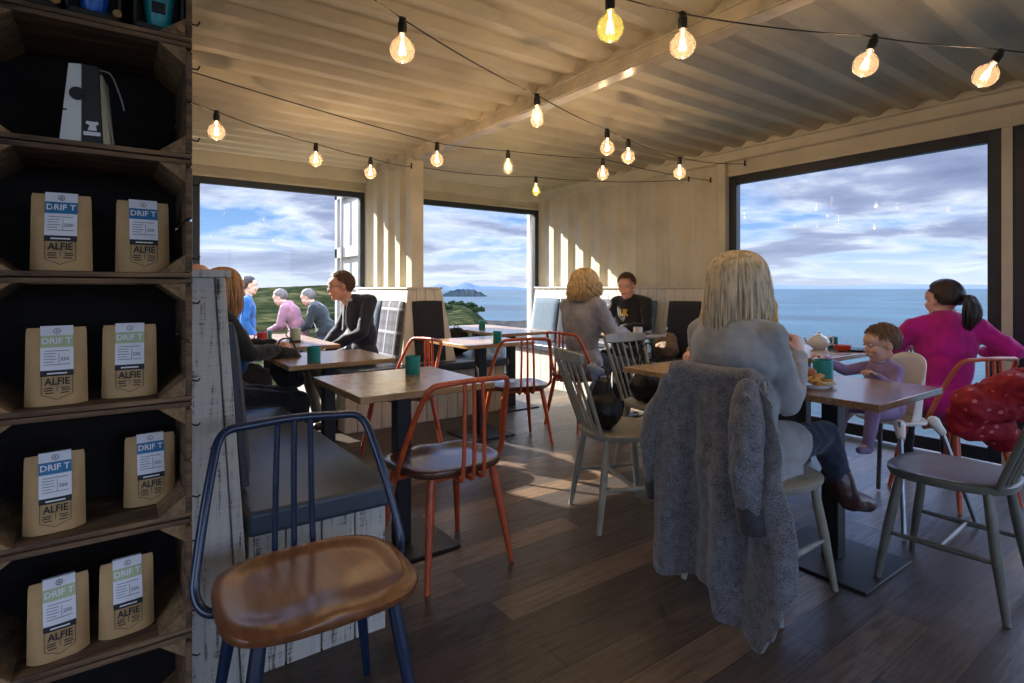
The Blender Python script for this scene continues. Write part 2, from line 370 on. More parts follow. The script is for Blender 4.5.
def tag(o, label, cat, group=None, kind=None):
    o['label'] = label; o['category'] = cat
    if group: o['group'] = group
    if kind: o['kind'] = kind
    return o
def copy_tree(o, parent=None):
    c = o.copy(); COL.objects.link(c)
    if parent: c.parent = parent
    for ch in [x for x in ALLCH(o)]: copy_tree(ch, c)
    return c
def ALLCH(o): return list(o.children)
def spline(pts, n=8):
    P = [Vector(p) for p in pts]; out_ = []
    for i in range(len(P) - 1):
        a = P[i - 1] if i else P[0] * 2 - P[1]; b = P[i]; c = P[i + 1]; d = P[i + 2] if i + 2 < len(P) else P[-1] * 2 - P[-2]
        for k in range(n):
            t_ = k / n; out_.append(.5 * ((2 * b) + (c - a) * t_ + (2 * a - 5 * b + 4 * c - d) * t_ ** 2 + (3 * b - a - 3 * c + d) * t_ ** 3))
    out_.append(P[-1]); return out_
def ss(a, b, x):
    t_ = max(0, min(1, (x - a) / (b - a))); return t_ * t_ * (3 - 2 * t_)
# ================================================================== ROOM
H = 2.43
def corr(s_, pitch, depth, flat=.32):
    p = (s_ / pitch) % 1.0; ramp_ = (1 - 2 * flat) / 2
    if p < flat: return 0
    if p < flat + ramp_: return depth * (p - flat) / ramp_
    if p < 2 * flat + ramp_: return depth
    return depth * (1 - (p - 2 * flat - ramp_) / ramp_)
b = MB(); b.box((-2.7, -3.3, -.1), (4.8, 6.0, 0)); struct(b.build('floor', M_floor, smooth=0))
b = MB(); ys = []; y = -3.3
while y < 5.99: ys.append(y); y += .0055
prof = [(y, H + corr(y, .22, .036, .28)) for y in ys]
for (y0, z0), (y1, z1) in zip(prof, prof[1:]): b.add([(-2.7, y0, z0), (4.8, y0, z0), (4.8, y1, z1), (-2.7, y1, z1)], [(0, 3, 2, 1)])
o = struct(b.build('ceiling', M_ceil, smooth=18)); o.modifiers.new('s', 'SOLIDIFY').thickness = -.003
b = MB(); b.box((-2.8, -3.4, H + .05), (4.95, 6.1, H + .16)); struct(b.build('trim_1', M_white, smooth=0))
# ceiling joint beam
b = MB(); b.box((2.25, -3.3, 2.35), (2.36, 5.92, H + .02)); b.box((2.235, -3.3, 2.418), (2.375, 5.92, H + .035)); b.box((2.262, -3.3, 2.345), (2.30, 5.92, 2.352)); struct(b.build('trim_2', M_beam, bevel=.006))
# far wall (windows 1 and 2)
b = MB(); b.box((-2.7, 5.92, 0), (.60, 6.0, H)); b.box((.6, 5.94, 2.23), (4.8, 6.0, H + .03)); b.box((2.27, 5.92, 0), (2.40, 6.0, 2.3)); b.box((4.68, 5.9, 0), (4.8, 6.0, H))
b.box((-2.7, 5.86, 2.31), (4.7, 5.95, H + .02)); b.box((-2.7, 5.90, 2.21), (4.7, 5.96, 2.235))
struct(b.build('wall_far', M_cream, bevel=.004))
def window(n, axis, a0, a1, c, z0=.03, z1=2.21, fw=.06, mull=()):
    # axis 'x': the window runs along x at y=c ; 'y': runs along y at x=c
    root = bpy.data.objects.new('window_%d' % n, None); COL.objects.link(root); root['kind'] = 'structure'
    b = MB()
    def bx(lo, hi, d0=0, d1=.07):
        if axis == 'x': b.box((lo[0], c + d0, lo[1]), (hi[0], c + d1, hi[1]))
        else: b.box((c + d0, lo[0], lo[1]), (c + d1, hi[0], hi[1]))
    bx((a0, z0 - .03), (a0 + fw, z1)); bx((a1 - fw, z0 - .03), (a1, z1)); bx((a0 + fw, z1 - fw), (a1 - fw, z1)); bx((a0 + fw, z0 - .03), (a1 - fw, z0 + fw * .8))
    for m_ in mull: bx((m_ - .03, z0), (m_ + .03, z1 - fw))
    struct(b.build('window_frame', M_frame, root, bevel=.004))
    b = MB(); k = c + .035
    g_ = [(a0 + fw - .01, z0 + .02), (a1 - fw + .01, z0 + .02), (a1 - fw + .01, z1 - fw + .01), (a0 + fw - .01, z1 - fw + .01)]
    b.add([(u, k, z) if axis == 'x' else (k, u, z) for u, z in g_], [(0, 1, 2, 3)])
    o = struct(b.build('window_pane', M_glass, root, smooth=0)); return root
window(1, 'x', .62, 2.27, 5.90); window(2, 'x', 2.38, 4.68, 5.90)
b = MB(); b.box((4.62, 6.02, -.1), (4.68, 6.08, 2.35)); struct(b.build('trim_3', M_white, bevel=.005))
# right wall: corrugated steel then windows 3 and 4
b = MB(); ys = [3.12 + i * .01 for i in range(281)]
for y0, y1 in zip(ys, ys[1:]):
    x0 = 4.69 + corr(y0, .28, .036); x1 = 4.69 + corr(y1, .28, .036)
    b.add([(x0, y0, 0), (x1, y1, 0), (x1, y1, H + .03), (x0, y0, H + .03)], [(0, 1, 2, 3)])
b.box((4.735, 3.1, 0), (4.80, 5.93, H + .03))
b.box((4.74, -3.3, 2.23), (4.8, 3.12, H + .03)); b.box((4.71, 1.045, 0), (4.8, 1.10, 2.3)); b.box((4.7, -3.3, 0), (4.8, -1.9, H)); b.box((4.66, 3.08, 0), (4.8, 3.145, H))
b.box((4.63, -3.3, 2.34), (4.8, 5.93, H + .035)); b.box((4.57, -3.3, 2.418), (4.8, 5.93, H + .035)); b.box((4.70, -3.3, 2.21), (4.8, 3.12, 2.238)); b.box((4.712, -3.3, 2.24), (4.8, 3.12, 2.34))
struct(b.build('wall_right', M_cream, smooth=20))
window(3, 'y', 1.10, 3.08, 4.72, z0=.05, fw=.075); window(4, 'y', -1.9, 1.045, 4.72, z0=.05, fw=.075)
# stub wall of the joined containers
b = MB(); ys = [4.8 + i * .01 for i in range(113)]
for y0, y1 in zip(ys, ys[1:]):
    x0 = 2.26 + corr(y0 + .05, .28, .034); x1 = 2.26 + corr(y1 + .05, .28, .034)
    b.add([(x0, y0, 0), (x1, y1, 0), (x1, y1, 2.36), (x0, y0, 2.36)], [(0, 3, 2, 1)])
b.box((2.30, 4.78, 0), (2.36, 5.93, 2.36)); b.box((2.245, 4.70, 0), (2.365, 4.81, 2.36)); struct(b.build('wall_middle', M_cream, smooth=20))
# walls beside and behind the camera, with unseen windows added for fill light
b = MB(); b.box((-2.8, -3.3, 0), (-2.7, -2.2, H + .03)); b.box((-2.8, 1.0, 0), (-2.7, 6.0, H + .03)); b.box((-2.8, -2.2, 0), (-2.7, 1.0, .35)); b.box((-2.8, -2.2, 2.25), (-2.7, 1.0, H + .03)); struct(b.build('wall_left', M_cream, smooth=0))
b = MB(); b.box((-2.8, -3.4, 0), (-.7, -3.3, H + .03)); b.box((3.9, -3.4, 0), (4.8, -3.3, H + .03)); b.box((-.7, -3.4, 0), (3.9, -3.3, .35)); b.box((-.7, -3.4, 2.25), (3.9, -3.3, H + .03)); struct(b.build('wall_back', M_cream, smooth=0))
window(5, 'x', -.7, 3.9, -3.37, z0=.38, z1=2.25, mull=(.8, 2.4)); window(6, 'y', -2.2, 1.0, -2.77, z0=.38, z1=2.25, mull=(-.6,))
# open container door leaves outside
def leaf(n, x, y0, y1):
    b = MB(); b.box((x, y0, -.1), (x + .03, y1, 2.42))
    for z0, z1 in ((-.1, .06), (1.55, 1.68), (2.3, 2.42)): b.box((x - .045, y0, z0), (x, y1, z1))
    b.box((x - .045, y1 - .09, -.1), (x, y1, 2.42)); b.box((x - .045, y0, -.1), (x, y0 + .09, 2.42))
    for yy in (y1 - .3,): b.tube([(x - .06, yy, -.1), (x - .06, yy, 2.4)], .017)
    for k in (1.1, 1.15, 1.2): b.box((x - .02, y0 + .15, k), (x, y1 - .12, k + .012))
    return struct(b.build('door_%d' % n, mat('weathered_white_steel', lin(148, 148, 146), .6, var=.08, scale=3), bevel=.006))
leaf(1, 2.42, 6.03, 7.25)

# ================================================================== BENCHES
def boards(b, p0, p1, q0, q1, n, th=.018, gap=.006, normal=(0, 0, 0)):
    # boards between bottom edge p0-p1 and top edge q0-q1, thickness along normal
    p0, p1, q0, q1 = map(Vector, (p0, p1, q0, q1)); N = Vector(normal) * th
    for i in range(n):
        a = (i + .5 * gap * n / max(.01, (p1 - p0).length)) / n; c = (i + 1 - .5 * gap * n / max(.01, (p1 - p0).length)) / n
        l = [p0.lerp(p1, a), p0.lerp(p1, c)]; u = [q0.lerp(q1, a), q0.lerp(q1, c)]
        b.hexa([l[0], l[1], l[1] + N, l[0] + N, u[0], u[1], u[1] + N, u[0] + N])
t1 = thing('bench', 'long slate blue bench with whitewashed plank sides running beside the wooden crates', 'bench', (.33, 1.8, 0))
def L(x, y, z): return (x - .33, y - 1.8, z)
b = MB(); Y1 = 5.6
b.hexa([L(.20, 1.815, 0), L(.33, 1.815, 0), L(.33, Y1, 0), L(.20, Y1, 0), L(.20, 1.815, 1.2), L(.255, 1.815, 1.2), L(.255, Y1, 1.2), L(.20, Y1, 1.2)])
b.hexa([L(.185, 1.80, 0), L(.312, 1.80, 0), L(.312, 1.818, 0), L(.185, 1.818, 0), L(.185, 1.80, 1.2), L(.242, 1.80, 1.2), L(.242, 1.818, 1.2), L(.185, 1.818, 1.2)])
b.hexa([L(.316, 1.795, 0), L(.35, 1.795, 0), L(.35, 1.83, 0), L(.316, 1.83, 0), L(.246, 1.795, 1.2), L(.27, 1.795, 1.2), L(.27, 1.83, 1.2), L(.246, 1.83, 1.2)])
b.box(L(.18, 1.785, 1.2), L(.285, Y1, 1.222))
b.build('backrest', M_plank, t1, bevel=.002)
b = MB(); b.box(L(.34, 1.84, 0), L(.755, Y1 - .02, .42)); boards(b, L(.335, 1.822, 0), L(.775, 1.822, 0), L(.335, 1.822, .43), L(.775, 1.822, .43), 4, normal=(0, 1, 0))
boards(b, L(.775, 1.84, 0), L(.775, Y1, 0), L(.775, 1.84, .43), L(.775, Y1, .43), 34, normal=(-1, 0, 0)); b.build('base', M_plank, t1, bevel=.002)
for (a, c) in ((1.80, 3.36), (3.37, Y1)):
    b = MB(); b.box(L(.332, a, .425), L(.80, c, .50)); b.build('seat_cushion', M_vinyl, t1, bevel=.014, seg=4)
def cushion(label, Mx, w_, h_, th, mt, group='back cushions leaning along the benches'):
    b = MB()
    nu, nv = 14, 14
    def side(sg):
        def f(u, v):
            x = (u - .5) * 2; z = (v - .5) * 2
            e = (1 - abs(x) ** 6) * (1 - abs(z) ** 6)
            return ((abs(x) ** .95 * (1 if x > 0 else -1)) * w_ / 2 * (1 - .015 * z * z), sg * (th / 2 * (.35 + .65 * max(0, e) ** .5)), (v - .5) * h_ * (1 - .02 * x * x) + h_ / 2)
        return f
    b.grid(side(1), nu, nv); b.grid(side(-1), nu, nv)
    # rim
    rim = []
    for k in range(nu + 1): rim.append((k / nu, 0))
    for k in range(1, nv + 1): rim.append((1, k / nv))
    for k in range(1, nu + 1): rim.append((1 - k / nu, 1))
    for k in range(1, nv): rim.append((0, 1 - k / nv))
    A = [side(1)(*p) for p in rim]; B = [side(-1)(*p) for p in rim]; n = len(rim)
    b.add(A + B, [(i, (i + 1) % n, n + (i + 1) % n, n + i) for i in range(n)])
    o = b.build('back_cushion', mt, smooth=60); o.matrix_world = Mx; tag(o, label, 'cushion', group); return o
def cm(x, y, z, rz, lean): return Matrix.Translation((x, y, z)) @ Matrix.Rotation(R(rz), 4, 'Z') @ Matrix.Rotation(R(lean), 4, 'X')
cushion('nearest dark grey cushion leaning on the long bench beside the crates', cm(.365, 2.28, .51, -90, 5), .56, .55, .06, M_slate)
cushion('dark grey cushion behind the nearest one on the long bench beside the crates', cm(.365, 2.88, .51, -90, 5), .56, .52, .06, M_slate)
# bench round the stub wall
t2 = thing('bench', 'island bench with slate blue seat wrapped round the white corrugated pillar', 'bench', (2.3, 4.38, 0))
def L2(x, y, z): return (x - 2.3, y - 4.38, z)
b = MB(); b.box(L2(1.56, 4.44, 0), L2(3.06, 5.86, .42))
boards(b, L2(1.53, 4.42, 0), L2(3.09, 4.42, 0), L2(1.53, 4.42, .43), L2(3.09, 4.42, .43), 15, normal=(0, 1, 0)); boards(b, L2(1.53, 5.86, 0), L2(1.53, 4.44, 0), L2(1.53, 5.86, .43), L2(1.53, 4.44, .43), 14, normal=(1, 0, 0))
boards(b, L2(3.09, 5.86, 0), L2(3.09, 4.44, 0), L2(3.09, 5.86, .43), L2(3.09, 4.44, .43), 14, normal=(-1, 0, 0)); b.build('base', M_plankw, t2, bevel=.002)
for lo, hi in (((1.5, 4.48, .43), (2.05, 5.87, .5)), ((2.6, 4.48, .43), (3.12, 5.87, .5)), ((1.5, 4.38, .43), (3.12, 4.475, .5))):
    b = MB(); b.box(L2(*lo), L2(*hi)); b.build('seat_cushion', M_vinyl, t2, bevel=.016, seg=4)
b = MB(); bb, bt = (2.06, 2.60, 4.50), (2.16, 2.50, 4.60)
boards(b, L2(bb[0], bb[2], .5), L2(bb[1], bb[2], .5), L2(bt[0], bt[2], 1.16), L2(bt[1], bt[2], 1.16), 4, normal=(0, 1, 0))
boards(b, L2(bb[0], 5.88, .5), L2(bb[0], bb[2], .5), L2(bt[0], 5.88, 1.16), L2(bt[0], bt[2], 1.16), 11, normal=(1, 0, 0))
boards(b, L2(bb[1], bb[2], .5), L2(bb[1], 5.88, .5), L2(bt[1], bt[2], 1.16), L2(bt[1], 5.88, 1.16), 11, normal=(-1, 0, 0))
b.box(L2(2.15, 4.59, 1.16), L2(2.244, 5.88, 1.178)); b.box(L2(2.366, 4.59, 1.16), L2(2.51, 5.88, 1.178)); b.box(L2(2.244, 4.59, 1.16), L2(2.366, 4.69, 1.178)); b.build('backrest', M_plankw, t2, bevel=.002)
cushion('pale blue-grey cushion behind the man in the dark cardigan', cm(2.05, 5.33, .51, 90, 8), .46, .55, .06, M_cushblue)
cushion('grey tartan cushion on the pillar bench next to the pale blue one', cm(2.05, 4.83, .51, 90, 8), .46, .55, .06, M_tartan)
cushion('charcoal cushion facing the room on the front of the pillar bench', cm(2.34, 4.50, .51, 0, -8) @ Matrix.Rotation(0, 4, 'X'), .30, .55, .06, M_cushdark)
# bench along the right wall
t3 = thing('bench', 'wall bench with pale plank back below the sunlit corrugated wall', 'bench', (4.2, 4.4, 0))
def L3(x, y, z): return (x - 4.2, y - 4.4, z)
b = MB(); b.box(L3(4.22, 3.17, 0), L3(4.6, 5.86, .42)); boards(b, L3(4.18, 5.86, 0), L3(4.18, 3.15, 0), L3(4.18, 5.86, .43), L3(4.18, 3.15, .43), 26, normal=(1, 0, 0)); b.build('base', M_plankw, t3, bevel=.002)
b = MB(); b.box(L3(4.14, 3.15, .43), L3(4.56, 5.86, .5)); b.build('seat_cushion', M_vinyl, t3, bevel=.016, seg=4)
b = MB(); boards(b, L3(4.50, 5.87, .5), L3(4.50, 3.15, .5), L3(4.60, 5.87, 1.165), L3(4.60, 3.15, 1.165), 24, normal=(1, 0, 0)); b.box(L3(4.585, 3.14, 1.165), L3(4.685, 5.88, 1.185)); b.box(L3(4.62, 3.15, 0), L3(4.68, 5.87, 1.16)); b.build('backrest', M_plankw, t3, bevel=.002)
for yc, mt, lb, lean in ((5.54, M_cushblue, 'ribbed blue-grey cushion in the corner of the wall bench by the window', 9), (5.03, M_cushdark, 'dark cushion on the wall bench left of the curly haired woman', 9), (4.52, M_tartan, 'tartan cushion on the wall bench between the curly haired woman and the young man', 9),
                     (4.02, M_cushblue, 'dark blue cushion right behind the young man in black', 9), (3.38, M_cushdark, 'near-black cushion at the right end of the wall bench', 9)):
    cushion(lb, cm(4.455, yc, .51, 90, lean) , .48, .54, .06, mt)

# ================================================================== TABLES
def table(cx, cy, label, sx=.62, sy=.62, mt=None, base=.40):
    t_ = thing('cafe_table', label, 'table', (cx, cy, 0))
    b = MB(); b.box((-sx / 2, -sy / 2, .722), (sx / 2, sy / 2, .75)); b.build('tabletop', mt or M_top, t_, bevel=.003)
    b = MB(); b.box((-sx / 2 + .03, -sy / 2 + .03, .70), (sx / 2 - .03, sy / 2 - .03, .722)) if False else b.box((-.15, -.15, .708), (.15, .15, .722)); b.build('mounting_plate', M_black, t_)
    b = MB(); b.box((-.035, -.035, .012), (.035, .035, .71)); b.build('column', M_black, t_, bevel=.004)
    b = MB(); b.box((-base / 2, -base / 2, 0), (base / 2, base / 2, .012)); b.build('base_plate', M_black, t_, bevel=.003); return t_
table(1.09, 2.39, 'empty square oak table behind the nearest orange chair with a teal tumbler')
table(1.09, 3.45, 'square oak table in front of the man in the dark cardigan')
table(1.09, 4.45, 'table beside the auburn haired woman holding the red mug and saucer')
table(1.09, 5.09, 'table furthest left, end against the window, behind the mugs')
table(2.42, 3.80, 'square table in front of the pillar bench with one teal tumbler')
table(3.22, 4.50, 'table by the far window, nearer one of the pair')
table(3.22, 5.14, 'table by the far window, end nearest the glass')
table(3.84, 3.66, 'table between the curly haired woman and the young man in black')
table(2.55, 1.16, 'table with chips and a teal tumbler between the blonde woman and the baby', mt=M_toprust, sy=.60, base=.44)
table(2.55, 1.78, 'oak table joined on behind the blonde woman, corner showing left of her', sx=.66, sy=.60)
table(3.80, 1.92, 'table at the sea window carrying the white teapot', sx=.80)
# ================================================================== CHAIRS
def metal_chair(label, x, y, rz, frame, seatm, group='tube-backed metal chairs'):
    t_ = thing('metal_chair', label, 'chair', (x, y, 0), rz, group)
    # scooped wooden seat
    b = MB(); n = 56; rings = 26
    def outline(a):
        c, s_ = math.cos(a), math.sin(a); e = 2 / 4.6
        px = math.copysign(abs(c) ** e, c) * .228; py = math.copysign(abs(s_) ** e, s_) * .205
        return px * (1 - .05 * ss(.0, -.2, py)), py - .02 * (px / .23) ** 2 * (1 if py > 0 else -1)
    def top(px, py):
        r_ = (abs(px / .228) ** 3 + abs(py / .205) ** 3) ** (1 / 3)
        z = .452 - .013 * ss(1.0, .68, r_) * ss(.20, .06, py) + .006 * math.exp(-(px / .03) ** 2) * ss(.02, .14, py) - .005 * ss(.13, .205, py) - .006 * ss(.93, 1.05, r_)
        for sx in (-1, 1): z -= .003 * math.exp(-((px - sx * .1) / .05) ** 2) * ss(-.02, .1, py)
        return z
    vs = [(0, 0, top(0, 0))]; fs = []
    for j in range(1, rings + 1):
        for k in range(n):
            ox, oy = outline(2 * math.pi * k / n); q = j / rings; vs.append((ox * q, oy * q, top(ox * q, oy * q)))
    for k in range(n): fs.append((0, 1 + k, 1 + (k + 1) % n))
    for j in range(rings - 1):
        for k in range(n): a = 1 + j * n + k; c = 1 + j * n + (k + 1) % n; fs.append((a, a + n, c + n, c))
    base = 1 + (rings - 1) * n; o0 = len(vs)
    for kz, q in ((.44, 1.008), (.424, .99), (.418, .95)):
        for k in range(n): ox, oy = outline(2 * math.pi * k / n); vs.append((ox * q, oy * q, kz))
    prev = base
    for s_ in range(3):
        for k in range(n): fs.append((prev + k, o0 + s_ * n + k, o0 + s_ * n + (k + 1) % n, prev + (k + 1) % n))
        prev = o0 + s_ * n
    fs.append(tuple(prev + k for k in range(n))[::-1]); b.add(vs, fs); b.build('seat', seatm, t_, smooth=50)
    # bent tube back loop
    side = [(.10, -.03, .409), (.19, -.03, .409), (.238, -.045, .414), (.258, -.075, .45), (.250, -.10, .52), (.232, -.135, .62), (.210, -.175, .72), (.195, -.20, .77), (.17, -.214, .792), (.12, -.222, .796), (0, -.232, .80)]
    pts = side + [(-x_, y_, z_) for x_, y_, z_ in side[-2::-1]]
    b = MB(); b.tube(spline(pts, 7), .0115, 10); b.build('back_frame', frame, t_, smooth=60)
    for k in (-1, 0, 1):
        b = MB(); b.tube(spline([(k * .044, -.229, .796), (k * .047, -.232, .68), (k * .050, -.232, .52), (k * .052, -.226, .425), (k * .052, -.21, .402), (k * .05, -.17, .404)], 6), .0085, 8); b.build('spindle', frame, t_, smooth=60)
    b = MB(); b.tube([(.14, .13, .408), (-.14, .13, .408), (-.14, -.15, .408), (.14, -.15, .408)], .011, 8, closed=True); b.build('seat_frame', frame, t_, smooth=60)
    for sx in (-1, 1):
        for sy in (-1, 1):
            b = MB(); b.tube([(sx * .15, sy * .14 - .01, .415), (sx * .168, sy * .158 - .01, .3), (sx * .208, sy * .205 - .01, .004)], [.0165, .018, .0105], 10); b.build('leg', frame, t_, smooth=60)
    return t_
metal_chair('navy blue metal chair with chestnut wooden seat, nearest the camera', .418, 1.425, 178, M_navy, M_seatbrown)
metal_chair('nearest orange-red metal chair, walnut seat, pulled up to the first oak table', 1.17, 2.14, 4, M_red, M_seatred)
metal_chair('orange-red metal chair in front of the pillar bench, facing the seated man', 1.66, 3.64, 97, M_red, M_seatred)
metal_chair('orange-red metal chair at the pillar bench table, beside the curly haired woman', 2.52, 3.46, -14, M_red, M_seatred)
metal_chair('orange-red metal chair the curly haired woman sits on', 3.24, 3.52, -90, M_red, M_seatred)
metal_chair('orange-red metal chair under the woman in the magenta jumper', 3.84, 1.12, -22, M_red, M_seatred)

def spindle_chair(label, x, y, rz, m_, group='painted spindle-back chairs'):
    t_ = thing('spindle_chair', label, 'chair', (x, y, 0), rz, group)
    b = MB(); n = 36; vs = []; fs = []
    def outline(a):
        c, s_ = math.cos(a), math.sin(a); e = 2 / 2.8
        px = math.copysign(abs(c) ** e, c) * .215; py = math.copysign(abs(s_) ** e, s_) * .205
        return px * (1 - .12 * ss(.1, -.2, py)), py
    lv = [(0, .452), (.4, .450), (.8, .455), (.96, .458), (1.0, .452), (1.0, .440), (.97, .426), (.85, .42)]
    for q, z in lv[1:]:
        for k in range(n): ox, oy = outline(2 * math.pi * k / n); vs.append((ox * q, oy * q, z))
    vs.append((0, 0, .448)); c0 = len(vs) - 1
    for k in range(n): fs.append((c0, k, (k + 1) % n))
    for j in range(len(lv) - 2):
        for k in range(n): a = j * n + k; c = j * n + (k + 1) % n; fs.append((a, a + n, c + n, c))
    fs.append(tuple((len(lv) - 2) * n + k for k in range(n))[::-1]); b.add(vs, fs); b.build('seat', m_, t_, smooth=50)
    legs = {}
    for sx in (-1, 1):
        for sy in (-1, 1):
            p, q = Vector((sx * .145, sy * .135, .435)), Vector((sx * .20, sy * .20, .0)); legs[sx, sy] = (p, q)
            b = MB(); b.tube([p, p.lerp(q, .25), p.lerp(q, .5), p.lerp(q, .999)], [.0145, .017, .0185, .0115], 10); b.build('leg', m_, t_, smooth=60)
    mids = []
    for sx in (-1, 1):
        a = legs[sx, 1][0].lerp(legs[sx, 1][1], .55); c = legs[sx, -1][0].lerp(legs[sx, -1][1], .55); mids.append(a.lerp(c, .5))
        b = MB(); b.tube([a, a.lerp(c, .5), c], [.008, .0125, .008], 8); b.build('stretcher', m_, t_, smooth=60)
    b = MB(); b.tube([mids[0], mids[0].lerp(mids[1], .5), mids[1]], [.008, .012, .008], 8); b.build('stretcher', m_, t_, smooth=60)
    def rail(u): return Vector((u * .20, -.285 - .03 * (1 - u * u) , .835 + .0 * u))
    for k in range(7):
        u = (k - 3) / 3; bot = Vector((u * .150, -.165 - .015 * (1 - u * u), .45)); tp = rail(u * .90) - Vector((0, 0, .02)); r_ = .0105 if abs(u) > .9 else .0068
        b = MB(); b.tube([bot, bot.lerp(tp, .5), tp], [r_, r_ * 1.1, r_ * .9], 8); b.build('spindle', m_, t_, smooth=60)
    b = MB(); N = 16; vs = []; fs = []
    for i in range(N + 1):
        u = i / N * 2 - 1; c = rail(u); hh = .032 * (1 - .25 * u * u); nrm = Vector((u * .22, -1, 0)).normalized() * .010
        for zz_, k in ((-hh, 1), (-hh, -1), (hh, -1), (hh, 1)): vs.append(c + nrm * k + Vector((0, -.18 * zz_, zz_)))
    for i in range(N):
        for k in range(4): fs.append((i * 4 + k, i * 4 + (k + 1) % 4, i * 4 + 4 + (k + 1) % 4, i * 4 + 4 + k))
    fs += [(3, 2, 1, 0), tuple(N * 4 + k for k in range(4))]; b.add(vs, fs); b.build('top_rail', m_, t_, bevel=.006, smooth=50)
    return t_
spindle_chair('pale sage spindle chair in the sunlight with a black bag on its seat', 2.14, 2.02, -112, M_sage)
spindle_chair('sage spindle chair facing the camera behind the joined oak table', 2.82, 2.33, 180, M_sage)
spindle_chair('sage spindle chair under the blonde woman, grey wool coat over it', 2.08, 1.23, -90, M_sage)
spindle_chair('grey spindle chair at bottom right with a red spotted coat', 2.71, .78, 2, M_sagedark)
spindle_chair('sage chair of the person in yellow beyond the joined tables', 3.14, 1.98, 92, M_sage)

# ================================================================== FESTOON BULBS
def bulb(x, y, z, label, kind='globe', glass=None, tilt=(0, 0)):
    t_ = thing('light_bulb', label, 'light bulb', (x, y, z), 0, 'festoon bulbs under the ceiling')
    t_.rotation_euler = (R(tilt[0]), R(tilt[1]), 0)
    b = MB()
    if kind == 'globe': prof = [(.0, -.046), (.018, -.0425), (.033, -.033), (.043, -.018), (.0465, 0), (.043, .018), (.033, .033), (.020, .044), (.0135, .054), (.0135, .068)]
    else: prof = [(.0, -.052), (.014, -.049), (.026, -.040), (.033, -.025), (.034, -.01), (.030, .012), (.022, .034), (.0145, .052), (.0135, .066)]
    b.lathe(prof, seg=28); b.build('glass_globe', glass or M_bulb, t_, smooth=80)
    b = MB(); b.lathe([(.0145, .060), (.0165, .066), (.017, .1), (.013, .104), (.013, .112), (.0, .114)], seg=16); b.box((-.011, -.007, .108), (.011, .007, .122)); b.build('socket', M_socket, t_, smooth=40)
    b = MB(); b.tube([(0, 0, .062), (0, 0, .022)], .004, 8)
    for k in range(6):
        a = k * math.pi / 3; b.tube([(.006 * math.cos(a), .006 * math.sin(a), .026), (.0125 * math.cos(a + .4), .0125 * math.sin(a + .4), -.016)], .0012, 5)
    b.build('filament', M_fil, t_)
    l = bpy.data.lights.new('bulb_light', 'POINT'); l.energy = 1.5; l.color = (1, .74, .48); l.shadow_soft_size = .007
    o = bpy.data.objects.new('bulb_light', l); COL.objects.link(o); o.parent = t_; return t_
bulb(.88, 1.92, 2.05, 'globe bulb above the nearest chairs, first to the right of the crates')
bulb(1.37, 1.34, 2.045, 'large greenish globe bulb at the top edge, left of the beam', glass=M_bulbg)
bulb(1.69, 1.29, 2.05, 'large globe bulb hanging right in front of the white beam')
bulb(2.42, .98, 2.05, 'large globe bulb right of the beam, above the sea window', tilt=(12, 14))
bulb(2.95, .74, 2.05, 'tilted globe bulb nearest the top right corner', tilt=(20, 24))
bulb(1.79, 2.27, 2.05, 'pear shaped bulb hanging below the middle of the beam', 'pear')
bulb(2.54, 2.51, 2.05, 'globe bulb on the left of the close pair before the corrugated wall')
bulb(2.83, 2.60, 2.05, 'globe bulb on the right of the close pair before the corrugated wall')
bulb(3.09, 3.10, 2.05, 'small globe bulb just below the close pair by the corrugated wall')
bulb(3.54, 2.73, 2.05, 'small globe bulb just left of the sea window corner')
bulb(1.83, 3.43, 2.05, 'globe bulb beside the top of the white pillar')
bulb(2.35, 3.32, 2.05, 'pear shaped bulb between the pillar and the far corner', 'pear')
bulb(3.11, 3.96, 2.05, 'small greenish bulb in the far corner above the middle window', 'pear', M_bulbg)
bulb(1.62, 4.11, 2.05, 'globe bulb at the right top of the left window')
bulb(1.18, 4.01, 2.07, 'globe bulb above the middle of the left window')
bulb(.49, 3.54, 2.05, 'globe bulb at far left beside the crates, above the bench')
def cable(label, pts, sag=.03):
    b = MB(); P = [Vector(p) for p in pts]; out_ = []
    for a, c in zip(P, P[1:]):
        L_ = (c - a).length; n = 14
        for k in range(n):
            q = k / n; p = a.lerp(c, q); p.z -= sag * L_ * 4 * q * (1 - q) * .5; out_.append(p)
    out_.append(P[-1]); b.tube(out_, .0030, 6)
    for e in (P[0], P[-1]): b.tube([e + Vector((0, 0, -.02)), e + Vector((0, 0, .03))], .008, 6)
    o = b.build('festoon_cable', M_cable); tag(o, label, 'cable'); return o
zt = 2.166
cable('cable carrying the bulbs from above the crates past the beam to the corrugated wall', [(-.5, 1.42, 2.39), (.88, 1.92, zt), (1.79, 2.27, zt), (2.54, 2.51, zt), (2.83, 2.6, zt), (3.54, 2.73, zt), (4.69, 2.9, 2.3)])
cable('cable carrying the four largest bulbs across the top right', [(.95, 1.3, 2.38), (1.37, 1.34, zt - .005), (1.69, 1.29, zt), (2.42, .98, zt), (2.95, .74, zt), (4.68, .1, 2.31)], .03)
cable('cable carrying the bulbs along the left window to the pillar', [(-.6, 3.1, 2.33), (.49, 3.54, zt), (1.18, 4.01, zt + .02), (1.62, 4.11, zt), (2.24, 4.69, 2.28)])
cable('thin cable running under the ceiling from the crates past the pillar top', [(-.8, 2.95, 2.33), (1.83, 3.43, zt), (2.35, 3.32, zt), (3.09, 3.10, zt), (4.68, 3.25, 2.2)], .02)
cable('short cable from the pillar across the far corner', [(2.36, 4.75, 2.3), (3.11, 3.96, zt), (4.68, 3.5, 2.25)], .04)

